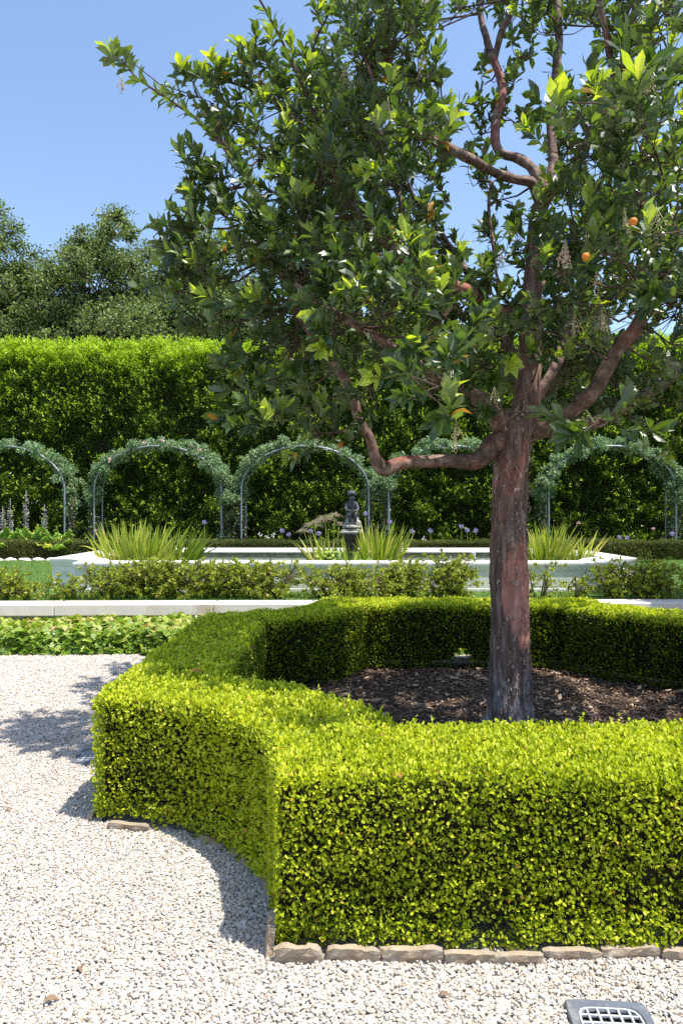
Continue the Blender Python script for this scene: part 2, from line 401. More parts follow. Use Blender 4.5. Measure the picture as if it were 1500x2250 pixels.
def bark_mat(name='peeling_red_bark', stretch=None):
    m, nt, out = newmat(name); L = nt.links.new
    tc = nt.nodes.new('ShaderNodeTexCoord')
    def noise(scale, st, det=6):
        mp = nt.nodes.new('ShaderNodeMapping'); mp.inputs['Scale'].default_value = stretch or st; L(tc.outputs['Object'], mp.inputs[0])
        n = nt.nodes.new('ShaderNodeTexNoise'); n.inputs['Scale'].default_value = scale; n.inputs['Detail'].default_value = det; n.inputs['Roughness'].default_value = .62
        n.inputs['Distortion'].default_value = .5
        L(mp.outputs[0], n.inputs['Vector']); return n.outputs[0]
    def mix(f, a, b):
        x = nt.nodes.new('ShaderNodeMix'); x.data_type = 'RGBA'; L(f, x.inputs['Factor']); L(a, x.inputs['A']); L(b, x.inputs['B']); return x.outputs['Result']
    fib = noise(26, (1, 1, .13))
    brown = ramp(nt, [(.3, (.045, .027, .021)), (.5, (.15, .09, .068)), (.70, (.34, .24, .19))], fib).outputs[0]
    red = ramp(nt, [(.3, (.15, .052, .038)), (.55, (.30, .115, .085)), (.75, (.42, .24, .19))], fib).outputs[0]
    grey = ramp(nt, [(.32, (.06, .048, .042)), (.5, (.20, .175, .16)), (.66, (.42, .38, .35))], fib).outputs[0]
    f1 = ramp(nt, [(.54, (0, 0, 0)), (.60, (1, 1, 1))], noise(3.2, (1, 1, .38))).outputs[0]
    c = mix(f1, brown, red)
    gm = nt.nodes.new('ShaderNodeMapping'); gm.inputs['Location'].default_value = (-.06, .12, -1.02); gm.vector_type = 'POINT'; L(tc.outputs['Object'], gm.inputs[0])
    g2 = nt.nodes.new('ShaderNodeVectorMath'); g2.operation = 'MULTIPLY'; g2.inputs[1].default_value = (6.5, 5.0, 2.5); L(gm.outputs[0], g2.inputs[0])
    ln = nt.nodes.new('ShaderNodeVectorMath'); ln.operation = 'LENGTH'; L(g2.outputs[0], ln.inputs[0])
    sm = nt.nodes.new('ShaderNodeMath'); sm.operation = 'MULTIPLY_ADD'; L(noise(9, (1, 1, .3)), sm.inputs[0]); sm.inputs[1].default_value = .9; L(ln.outputs['Value'], sm.inputs[2])
    pale = ramp(nt, [(.3, (.26, .085, .06)), (.55, (.46, .20, .145)), (.75, (.52, .34, .28))], fib).outputs[0]
    f3 = ramp(nt, [(.90, (1, 1, 1)), (1.0, (0, 0, 0))], None); dv = nt.nodes.new('ShaderNodeMath'); dv.operation = 'DIVIDE'; L(sm.outputs[0], dv.inputs[0]); dv.inputs[1].default_value = 1.45; L(dv.outputs[0], f3.inputs[0])
    c = mix(f3.outputs[0], c, pale)
    sx = nt.nodes.new('ShaderNodeSeparateXYZ'); L(tc.outputs['Object'], sx.inputs[0])
    mr = nt.nodes.new('ShaderNodeMapRange'); mr.inputs['From Min'].default_value = .95; mr.inputs['From Max'].default_value = .1; L(sx.outputs['Z'], mr.inputs['Value'])
    ad = nt.nodes.new('ShaderNodeMath'); ad.operation = 'MULTIPLY_ADD'; L(mr.outputs[0], ad.inputs[0]); ad.inputs[1].default_value = .30
    L(noise(4.2, (1, 1, .3)), ad.inputs[2])
    f2 = ramp(nt, [(.62, (0, 0, 0)), (.70, (1, 1, 1))], ad.outputs[0]).outputs[0]
    c = mix(f2, c, grey)
    p = nt.nodes.new('ShaderNodeBsdfPrincipled'); L(c, p.inputs['Base Color']); p.inputs['Roughness'].default_value = .75; p.inputs['Specular IOR Level'].default_value = .3
    b = nt.nodes.new('ShaderNodeBump'); b.inputs['Strength'].default_value = .9; b.inputs['Distance'].default_value = .012; L(fib, b.inputs['Height']); L(b.outputs[0], p.inputs['Normal'])
    L(p.outputs[0], out.inputs[0]); return m
M['bark'] = bark_mat()
M['limbbark'] = bark_mat('red_limb_bark', (.6, .6, .6))
M['flake'] = attr_mat('bark_flake', [(0, (.12, .07, .05)), (.5, (.28, .18, .14)), (1, (.48, .4, .36))], rough=.6, spec=.4)

def water_mat():
    m, nt, out = newmat('pond_water'); L = nt.links.new
    p = nt.nodes.new('ShaderNodeBsdfPrincipled'); p.inputs['Base Color'].default_value = (.05, .07, .045, 1); p.inputs['Roughness'].default_value = .06
    p.inputs['Specular IOR Level'].default_value = .5
    tc = nt.nodes.new('ShaderNodeTexCoord'); n = nt.nodes.new('ShaderNodeTexNoise'); n.inputs['Scale'].default_value = 7; L(tc.outputs['Object'], n.inputs['Vector'])
    b = nt.nodes.new('ShaderNodeBump'); b.inputs['Strength'].default_value = .25; b.inputs['Distance'].default_value = .02; L(n.outputs[0], b.inputs['Height']); L(b.outputs[0], p.inputs['Normal'])
    L(p.outputs[0], out.inputs[0]); return m
M['water'] = water_mat()
M['moss'] = noise_mat('mossy_wet_stone', [(.3, (.03, .04, .02)), (.7, (.13, .15, .09))], scale=9, rough=.6, bump=.4)
M['spray'] = leaf_mat('water_spray', [(0, (.8, .84, .88)), (1, (.9, .92, .94))], trans=.4, tcol=(1, 1, 1), rough=.1)

# ------------------------------------------------------------------ ground
def sheet(name, x0, x1, y0, y1, z, mat, nx=1, ny=1, kind='structure'):
    mb = MB(); xs = np.linspace(x0, x1, nx + 1); ys = np.linspace(y0, y1, ny + 1)
    X, Y = np.meshgrid(xs, ys); V = np.stack([X.ravel(), Y.ravel(), np.full(X.size, z)], 1)
    q = np.array([[j * (nx + 1) + i, j * (nx + 1) + i + 1, (j + 1) * (nx + 1) + i + 1, (j + 1) * (nx + 1) + i] for j in range(ny) for i in range(nx)])
    mb.add(V, q); return mb.build(name, mat, kind=kind)

sheet('ground', -900, 900, -300, 1500, -.02, M['soil'])
sheet('gravel_court', -14, 16, -4, 7.7, -.006, M['grit'])
LAWN = .40
mb = MB(); add_box(mb, (0, (8.75 + 17.0) / 2, LAWN / 2 - .05), (60, 17.0 - 8.75, LAWN + .1)); mb.build('lawn', M['lawn'], kind='structure')
mb = MB(); add_box(mb, (0, (17.0 + 60) / 2, LAWN / 2 - .06), (90, 43, LAWN + .1)); mb.build('border_bed', M['soil'], kind='structure')

# the bed round the tree: a square with a concave bite out of each corner
CX, CY = 1.2, 4.87
HALF, FLAT, THK, HH = 2.45, 1.43, .60, .64
RO = HALF - FLAT; RI = RO + THK; FI = HALF - math.sqrt(RI * RI - THK * THK)
def plaque_pairs(nf=24, na=18):
    """outer and inner outline points with outward normals, index by index, counter-clockwise"""
    o, i, no, ni = [], [], [], []
    a0 = math.atan2(THK, HALF - FI)
    for k in range(4):
        rot = k * pi / 2; c, s = cos(rot), sin(rot)
        def put(lst, x, y): lst.append((x * c - y * s, x * s + y * c))
        for t in np.linspace(-1, 1, nf):                                # side facing -Y, left to right
            put(o, t * FLAT, -HALF); put(no, 0, -1); put(i, t * FI, -(HALF - THK)); put(ni, 0, 1)
        for t in np.linspace(0, 1, na + 2)[1:-1]:                       # bite at (+,-)
            a = pi - t * pi / 2
            put(o, HALF + RO * cos(a), -HALF + RO * sin(a)); put(no, cos(a) * -1 * -1, sin(a) * -1 * -1)
            b = (pi - a0) + t * ((pi / 2 + a0) - (pi - a0))
            put(i, HALF + RI * cos(b), -HALF + RI * sin(b)); put(ni, cos(b), sin(b))
    o, i, no, ni = map(np.array, (o, i, no, ni))
    # outward normal of the bite points towards the bite's centre
    L = len(o); idx = np.arange(L) % (nf + na)
    arc = idx >= nf
    no[arc] *= -1
    return o, i, no, ni
OUT, INN, NOUT, NINN = plaque_pairs()
OUTW = OUT + np.array([CX, CY]); INNW = INN + np.array([CX, CY])

def inside_poly(P, poly):
    x, y = P[:, 0], P[:, 1]; r = np.zeros(len(P), bool); n = len(poly); j = n - 1
    for i in range(n):
        xi, yi = poly[i]; xj, yj = poly[j]
        cnd = ((yi > y) != (yj > y)) & (x < (xj - xi) * (y - yi) / (yj - yi + 1e-12) + xi)
        r ^= cnd; j = i
    return r

mb = MB()
n = len(INNW)
grow = INNW - NINN * .25
mb.add(np.column_stack([grow, np.full(n, .012)]), np.array([list(range(n))]))
mb.build('tree_bed', M['soil'], kind='structure')

# loose gravel
def pebbles():
    mb = MB(); sp = .0098
    xs = np.arange(-5.2, 5.6, sp); ys = np.arange(1.5, 7.62, sp)
    X, Y = np.meshgrid(xs, ys); P = np.stack([X.ravel(), Y.ravel()], 1)
    P = P[(np.abs(P[:, 0]) < .5 * P[:, 1] + .5) | ((np.abs(P[:, 0]) < .5 * P[:, 1] + 1.4) & (rng.random(len(P)) < .7))]
    far = P[:, 1] > 4.6
    P = P[~far | (rng.random(len(P)) < .5)]
    P = P + rng.uniform(-.5, .5, P.shape) * sp * 1.1
    grow = OUTW - NOUT * .03
    P = P[~inside_poly(P, grow)]
    P = P[~((P[:, 1] > 6.2) & (np.abs(P[:, 0] - CX) < 3.4) & ~(np.abs(P[:, 0] - 1.25) < .6))]
    for gx, gy in ((.825, 2.05), (-1.57, 4.37)):
        P = P[~((np.abs(P[:, 0] - gx) < .128) & (np.abs(P[:, 1] - gy) < .128))]
    k = len(P); fs = np.where(P[:, 1] > 4.6, 1.4, 1.0)
    s = rng.lognormal(0, .30, k) * .0060 * fs; s = np.clip(s, .003, .012)
    S = s[:, None] * np.stack([rng.uniform(.85, 1.35, k), rng.uniform(.8, 1.1, k), rng.uniform(.55, .85, k)], 1)
    z = rng.uniform(-.0025, .0035, k) + .006 * vnoise(np.column_stack([P, np.zeros(k)]), .25, 3)
    add_many_blobs(mb, np.column_stack([P, z]), S, smooth=False)
    top = rng.random(k) < .16
    Pt = P[top] + rng.uniform(-.005, .005, (top.sum(), 2))
    add_many_blobs(mb, np.column_stack([Pt, z[top] + .0065]), S[top] * .9, smooth=False)
    mb.build('gravel', M['pebble'], kind='stuff', label='loose pale pea gravel covering the court', category='gravel')
pebbles()

# bark mulch under the tree
def mulch():
    mb = MB(); k = 26000
    P = rng.uniform(-1.95, 1.95, (k, 2)) + np.array([CX, CY])
    P = P[inside_poly(P, INNW - NINN * .1)]; k = len(P)
    P3 = np.column_stack([P, rng.uniform(.012, .035, k)])
    a = rng.random(k) * 2 * pi
    A = np.stack([np.cos(a), np.sin(a), rng.uniform(-.35, .35, k)], 1)
    N = nrm(rdir(k) * .6 + np.array([0, 0, 1]))
    add_leaves(mb, T_DIAMOND, P3, A, N, rng.uniform(.02, .065, k), rng.uniform(.006, .02, k), rnd=rng.random(k) ** 1.4)
    k2 = 420; P = rng.uniform(-1.9, 1.9, (k2, 2)) + np.array([CX, CY]); P = P[inside_poly(P, INNW)]; k2 = len(P)
    a = rng.random(k2) * 2 * pi
    add_leaves(mb, T_LANCE, np.column_stack([P, np.full(k2, .04)]), np.stack([np.cos(a), np.sin(a), rng.uniform(-.1, .2, k2)], 1),
               nrm(rdir(k2) * .5 + np.array([0, 0, 1])), rng.uniform(.06, .11, k2), rng.uniform(.025, .04, k2), rnd=rng.uniform(.7, 1, k2), curl=rng.uniform(-2, 2, k2))
    mb.build('mulch', M['chip'], kind='stuff', label='dark bark mulch and dry leaves round the trunk', category='mulch')
mulch()

# ------------------------------------------------------------------ clipped box hedge
def box_hedge():
    root = thing('box_hedge', 'low clipped box hedge with scalloped corners ringing the tree', 'hedge', (CX, CY, 0))
    lc = np.array([CX, CY, 0])
    n = len(OUT); nx = (np.arange(n) + 1) % n
    segO = np.linalg.norm(OUT[nx] - OUT, axis=1); segI = np.linalg.norm(INN[nx] - INN, axis=1)
    mb = MB()
    def density(p):                                                     # fewer, larger leaves farther from the path
        d = np.hypot(p[:, 0] + CX, p[:, 1] + CY); return d
    def emit(P, Nrm, d, shade_or_old=0.0):
        """P on the surface, Nrm outward"""
        k = len(P)
        thin = vnoise(P, .09, 41) + .6 * vnoise(P, .30, 42)              # thin spots where the twigs show
        kp = rng.random(len(P)) < np.clip(1.15 + 1.1 * (thin + .15 + .5 * (Nrm[:, 2] > .5)), .28, 1)
        P, Nrm, d = P[kp], Nrm[kp], d[kp]; k = len(P)
        big = np.interp(d, [2.2, 4.2, 7], [1.0, 1.2, 1.5])
        w = vnoise(P, .22, 5) * .016 + vnoise(P, .06, 6) * .010
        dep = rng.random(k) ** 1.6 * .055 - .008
        P = P + Nrm * (w - dep)[:, None]
        up = np.array([0, 0, 1.0])
        A = nrm(Nrm * .75 + up * .45 + rdir(k) * .75)
        N = nrm(rdir(k) * .65 + Nrm * .5 + up * (.5 + .6 * (Nrm[:, 2:3] > .5)))
        L = rng.uniform(.0125, .021, k) * big; W = L * rng.uniform(.62, .82, k)
        rn = np.clip(.50 + .22 * rng.normal(size=k) - dep * 6 + .14 * vnoise(P, .12, 9) + .10 * vnoise(P, .4, 19) + .10 * (Nrm[:, 2] > .5) - shade_or_old, 0, 1)
        br = rng.random(k) < .012
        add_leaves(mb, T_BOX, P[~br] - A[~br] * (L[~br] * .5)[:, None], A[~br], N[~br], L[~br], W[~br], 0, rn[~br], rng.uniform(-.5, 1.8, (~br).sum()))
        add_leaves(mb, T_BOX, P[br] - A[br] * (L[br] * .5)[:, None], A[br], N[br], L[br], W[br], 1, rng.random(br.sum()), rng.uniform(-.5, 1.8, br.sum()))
    def walls(pts, seg, nor, dens_near, dens_far, inner):
        total = seg.sum(); k = int(total * HH * dens_near)
        s = rng.choice(n, k, p=seg / total); t = rng.random(k)
        p = pts[s] * (1 - t)[:, None] + pts[nx[s]] * t[:, None]
        nn = nrm(nor[s] * (1 - t)[:, None] + nor[nx[s]] * t[:, None])
        z = rng.random(k) * (HH + .01)
        d = density(p); keep = rng.random(k) < np.interp(d, [2.6, 5.0], [1, dens_far / dens_near])
        hid = inner & (p[:, 1] < -1.2)
        keep &= ~(hid & (rng.random(k) < .5))
        zb = .035 + .03 * vnoise(np.column_stack([p, z * 0]), .15, 2)
        keep &= z > zb
        keep &= ~((p[:, 1] > 1.5) & (np.abs(p[:, 0] + .03 + .1 * (z - .1) + .05 * vnoise(np.column_stack([z, z * 0, p[:, 1] * 0]), .06, 3)) < .11 - .42 * z) & (z < .25))     # the gap low at the back
        keep &= ~((p[:, 1] > 1.3) & (np.abs(p[:, 0] - 1.42) < .12) & (z < .09))
        p, nn, z, d = p[keep], nn[keep], z[keep], d[keep]
        rnd_in = np.maximum(0, z - (HH - .05)) ** 2 * 12                # soft top edge
        P = np.column_stack([p - nn * rnd_in[:, None], z])
        N3 = np.column_stack([nn, np.zeros(len(nn))]); N3[:, 2] += np.maximum(0, (z - HH + .06)) * 12
        emit(P, nrm(N3), d, .42 if inner else 0.0)  # inner faces get darker leaves: their deep shade is put into the colour
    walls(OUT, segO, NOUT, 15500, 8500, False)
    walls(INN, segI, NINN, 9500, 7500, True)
    k = int(10.2 * 16500)
    s = rng.choice(n, k, p=segO / segO.sum()); t = rng.random(k); u = rng.random(k)
    po = OUT[s] * (1 - t)[:, None] + OUT[nx[s]] * t[:, None]; pi_ = INN[s] * (1 - t)[:, None] + INN[nx[s]] * t[:, None]
    p = po * (1 - u)[:, None] + pi_ * u[:, None]
    d = density(p); keep = rng.random(k) < np.interp(d, [2.6, 5.0], [1, .55])
    p, d, u = p[keep], d[keep], u[keep]
    edge = np.minimum(u, 1 - u) * THK
    z = HH - np.maximum(0, .05 - edge) ** 2 * 10 + .008 * rng.normal(size=len(p))
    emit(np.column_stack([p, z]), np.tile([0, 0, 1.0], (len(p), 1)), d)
    k = 15000; s = rng.choice(n, k, p=segO / segO.sum()); t = rng.random(k)                     # leaves hanging to the stones
    p = OUT[s] * (1 - t)[:, None] + OUT[nx[s]] * t[:, None]; z = rng.uniform(.015, .12, k); d = density(p)
    ok = (d < 5.5) & (p[:, 1] < 1.4) & (z > .03 + .045 * vnoise(np.column_stack([p, p[:, :1] * 0]), .11, 2)); p, z, s, d = p[ok], z[ok], s[ok], d[ok]
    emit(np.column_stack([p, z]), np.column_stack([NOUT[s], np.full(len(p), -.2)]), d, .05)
    # stray new shoots standing above the clipped top
    k = 620; s = rng.choice(n, k, p=segO / segO.sum()); t = rng.random(k); u = rng.uniform(.02, .98, k)
    po = OUT[s] * (1 - t)[:, None] + OUT[nx[s]] * t[:, None]; pi_ = INN[s] * (1 - t)[:, None] + INN[nx[s]] * t[:, None]
    b = np.column_stack([po * (1 - u)[:, None] + pi_ * u[:, None], np.full(k, HH - .01)])
    for j in range(7):
        h = .006 + j * .006
        A = nrm(rdir(k) * .8 + np.array([0, 0, .7]))
        add_leaves(mb, T_BOX, b + np.array([0, 0, h]) * rng.uniform(.5, 1.15, (k, 1)), A, nrm(rdir(k) + np.array([0, 0, .8])), rng.uniform(.015, .022, k), rng.uniform(.01, .015, k), 0, rng.uniform(.6, 1, k))
    # bare twig ends just under the leaves
    k = 5200; s = rng.choice(n, k, p=segO / segO.sum()); t = rng.random(k)
    b = np.column_stack([OUT[s] * (1 - t)[:, None] + OUT[nx[s]] * t[:, None], rng.uniform(.06, HH - .03, k)]) - np.column_stack([NOUT[s], np.zeros(k)]) * .05
    add_tubes_many(mb, b, b + nrm(np.column_stack([NOUT[s], np.full(k, .6)]) + rdir(k) * .5) * rng.uniform(.03, .055, (k, 1)), .0016, .0009, 3, 2)
    mb.build('foliage', [M['box'], M['oldleaf'], M['twig']], root)
    # woody inside
    cb = MB(); ins = .062
    o2 = OUT - NOUT * ins; i2 = INN - NINN * ins
    zb = np.full(n, .10)
    zb[(OUT[:, 1] > 1.5) & (np.abs(OUT[:, 0] + .03) < .13)] = .22
    zt = HH - ins
    V = np.concatenate([np.column_stack([o2, zb]), np.column_stack([o2, np.full(n, zt)]), np.column_stack([i2, np.full(n, zt)]), np.column_stack([i2, zb])])
    a = np.arange(n); b = nx
    F = np.concatenate([np.stack([a + r * n, b + r * n, b + ((r + 1) % 4) * n, a + ((r + 1) % 4) * n], 1) for r in range(4)])
    cb.add(V, F, 0)
    k = 420; s = rng.choice(n, k, p=segO / segO.sum()); u = rng.uniform(.1, .9, k)
    b0 = np.column_stack([OUT[s] * (1 - u)[:, None] + INN[s] * u[:, None], np.full(k, -.01)])
    ok = ~((b0[:, 1] > 1.5) & (np.abs(b0[:, 0] + .03) < .16)); b0 = b0[ok]
    add_tubes_many(cb, b0, b0 + rng.normal(size=(len(b0), 3)) * .02 + np.array([0, 0, .2]), .007, .004, 4, 1)
    cb.build('woody_stems', [M['core'], M['twig']], root)
box_hedge()

# edging stones: irregular flagstones set on edge in the gravel
ORD = ['first', 'second', 'third', 'fourth', 'fifth', 'sixth', 'seventh', 'eighth', 'ninth', 'tenth', 'eleventh', 'twelfth']
def edging_stone(x, y, ang, ln, ht, th, seed, label, z0=-.03):
    mb = MB(); nxs, nz = 9, 4
    r2 = np.random.default_rng(seed)
    top = ht * (1 + .16 * np.interp(np.linspace(0, 1, nxs), np.linspace(0, 1, 5), r2.uniform(-1, .6, 5)))
    top[0] *= .82; top[-1] *= .8
    g = []
    for side in (-1, 1):
        for i in range(nxs):
            for j in range(nz):
                u = (i / (nxs - 1) - .5) * ln; v = j / (nz - 1) * (top[i] + .03)
                ch = .75 if j == nz - 1 else 1
                e = .8 if i in (0, nxs - 1) else 1
                g.append([u + .006 * r2.normal(), side * th / 2 * ch * e + .0025 * r2.normal() - .012 * (v / ht), v + (0 if j else 0)])
    V = np.array(g); q = []
    def id_(s, i, j): return s * nxs * nz + i * nz + j
    for i in range(nxs - 1):
        for j in range(nz - 1):
            q.append([id_(0, i, j), id_(0, i + 1, j), id_(0, i + 1, j + 1), id_(0, i, j + 1)]); q.append([id_(1, i, j), id_(1, i, j + 1), id_(1, i + 1, j + 1), id_(1, i + 1, j)])
        q.append([id_(0, i, nz - 1), id_(0, i + 1, nz - 1), id_(1, i + 1, nz - 1), id_(1, i, nz - 1)]); q.append([id_(0, i, 0), id_(1, i, 0), id_(1, i + 1, 0), id_(0, i + 1, 0)])
    for j in range(nz - 1):
        q.append([id_(0, 0, j), id_(0, 0, j + 1), id_(1, 0, j + 1), id_(1, 0, j)]); q.append([id_(0, nxs - 1, j), id_(1, nxs - 1, j), id_(1, nxs - 1, j + 1), id_(0, nxs - 1, j + 1)])
    mb.add(V, np.array(q))
    o = mb.build('edging_stone', M['flag']); o.location = (x, y, z0); o.rotation_euler = (0, 0, ang)
    return tag(o, label, 'edging stone', 'flagstones edging the box hedge')
xs = -.235
for k in range(12):
    ln = [.17, .19, .205, .16, .17, .19, .21, .18, .17, .2, .16, .18][k]; gap = [.012, .01, .008, .012, .006, .01, .012, .01, .01, .01, .01, .01][k]
    lab = ('square buff flagstone on edge beside the upright corner stone' if k == 0 else
           'buff flagstone on edge, %s from the corner along the front of the hedge' % ORD[k])
    edging_stone(xs + ln / 2, 2.402 + .010 * random.uniform(-1, 1) + (.02 if k > 4 else 0), R(random.uniform(-3, 3)), ln, [.060, .050, .052, .044, .038, .042, .046, .04, .042, .042, .04, .042][k], .035, 20 + k, lab)
    xs += ln + gap
edging_stone(-.262, 2.45, R(97), .10, .115, .03, 60, 'narrow grey flagstone standing upright at the near hedge corner')
for k, t in enumerate((.12, .28, .44, .58)):
    a = t * pi / 2
    px, py = CX - HALF + (RO - .005) * cos(a), CY - HALF + (RO - .005) * sin(a)
    edging_stone(px, py, a + pi / 2 + R(random.uniform(-8, 8)), random.uniform(.15, .2), .030, .035, 80 + k, 'rounded buff stone in the shaded hollow of the hedge, %s from the near corner' % ORD[k])
edging_stone(CX - HALF + .20, CY - FLAT - .05, R(-10), .22, .036, .04, 90, 'pale brown stone under the far left tip of the hedge')
edging_stone(CX - HALF - .035, CY - FLAT + .10, R(88), .16, .05, .035, 91, 'short stone round the side of the hedge tip by the left drain')

# drains
def drain(x, y, rot, label):
    root = thing('drain_grate', label, 'drain', (x, y, 0), 'square gravel drains'); root.rotation_euler = (0, 0, rot)
    w = .125; fr = MB(); k = 40
    # frame: square ring with a rounded opening, sloping edge
    def rsq(h, r, z, m=k):
        pts = []
        for i in range(m):
            a = 2 * pi * i / m; c, s = cos(a), sin(a)
            e = 2 / r; q = (abs(c) ** e + abs(s) ** e) ** (-1 / e)
            pts.append((h * q * c, h * q * s, z))
        return pts
    rings = [rsq(w + .004, .12, -.01), rsq(w, .12, .013), rsq(w - .002, .12, .016), rsq(.100, .36, .016), rsq(.096, .36, .010), rsq(.096, .36, -.004)]
    V = np.array(sum(rings, [])); F = []
    for r_ in range(len(rings) - 1):
        for i in range(k): F.append([r_ * k + i, r_ * k + (i + 1) % k, (r_ + 1) * k + (i + 1) % k, (r_ + 1) * k + i])
    fr.add(V, np.array(F)); fr.build('frame', M['drain'], root)
    g = MB(); B = .096
    for i in range(1, 6):
        u = -B + 2 * B * i / 6; h = B * (1 - (abs(u) / B) ** 5.5) ** (1 / 5.5)
        add_box(g, (u, 0, .009), (.0065, 2 * h, .010), bev=.0015); add_box(g, (0, u, .0085), (2 * h, .0065, .009), bev=.0015)
    ring = rsq(.0955, .36, .0135); r2 = rsq(.090, .36, .0135); V = np.array(ring + r2 + rsq(.090, .36, .002))
    g.add(V, np.array([[i, (i + 1) % k, k + (i + 1) % k, k + i] for i in range(k)] + [[k + i, k + (i + 1) % k, 2 * k + (i + 1) % k, 2 * k + i] for i in range(k)]))
    g.build('grate', M['drainbar'], root)
    p = MB(); p.add(np.array(rsq(.12, .3, -.0035)), np.array([list(range(k))])); p.build('sump', M['pit'], root)
drain(.825, 2.05, R(-4), 'grey plastic drain grate set in gravel in front of the stone edging')
drain(-1.57, 4.37, R(2), 'grey drain grate half hidden beside the left tip of the box hedge')

# ------------------------------------------------------------------ the strawberry tree
TX, TY = 1.2, 4.87
GAPS = [(1030, 150, 26, 130), (1150, 200, 46, 55), (1190, 110, 24, 60), (1010, 470, 34, 80), (930, 425, 40, 35), (1040, 580, 24, 42), (1130, 380, 30, 30), (1275, 110, 22, 40), (1345, 720, 34, 24),
        (1110, 330, 26, 30), (1000, 390, 34, 30), (1250, 160, 25, 30), (1120, 630, 20, 36), (1000, 300, 20, 40), (440, 455, 22, 20), (590, 410, 14, 14), (870, 560, 12, 16), (1100, 110, 16, 40), (660, 60, 30, 50), (640, 100, 24, 20), (610, 20, 40, 40), (465, 330, 22, 26), (560, 415, 18, 16), (520, 440, 14, 14), (690, 170, 14, 16), (880, 480, 10, 20), (990, 520, 22, 30)]
def in_gap(P):
    x = 750 + 1500 * P[:, 0] / P[:, 1]; y = 1125 - 1500 * (P[:, 2] - EYE) / P[:, 1]
    g = np.zeros(len(P), bool)
    for a, b, rx, ry in GAPS: g |= ((x - a) / rx) ** 2 + ((y - b) / ry) ** 2 < 1
    return g

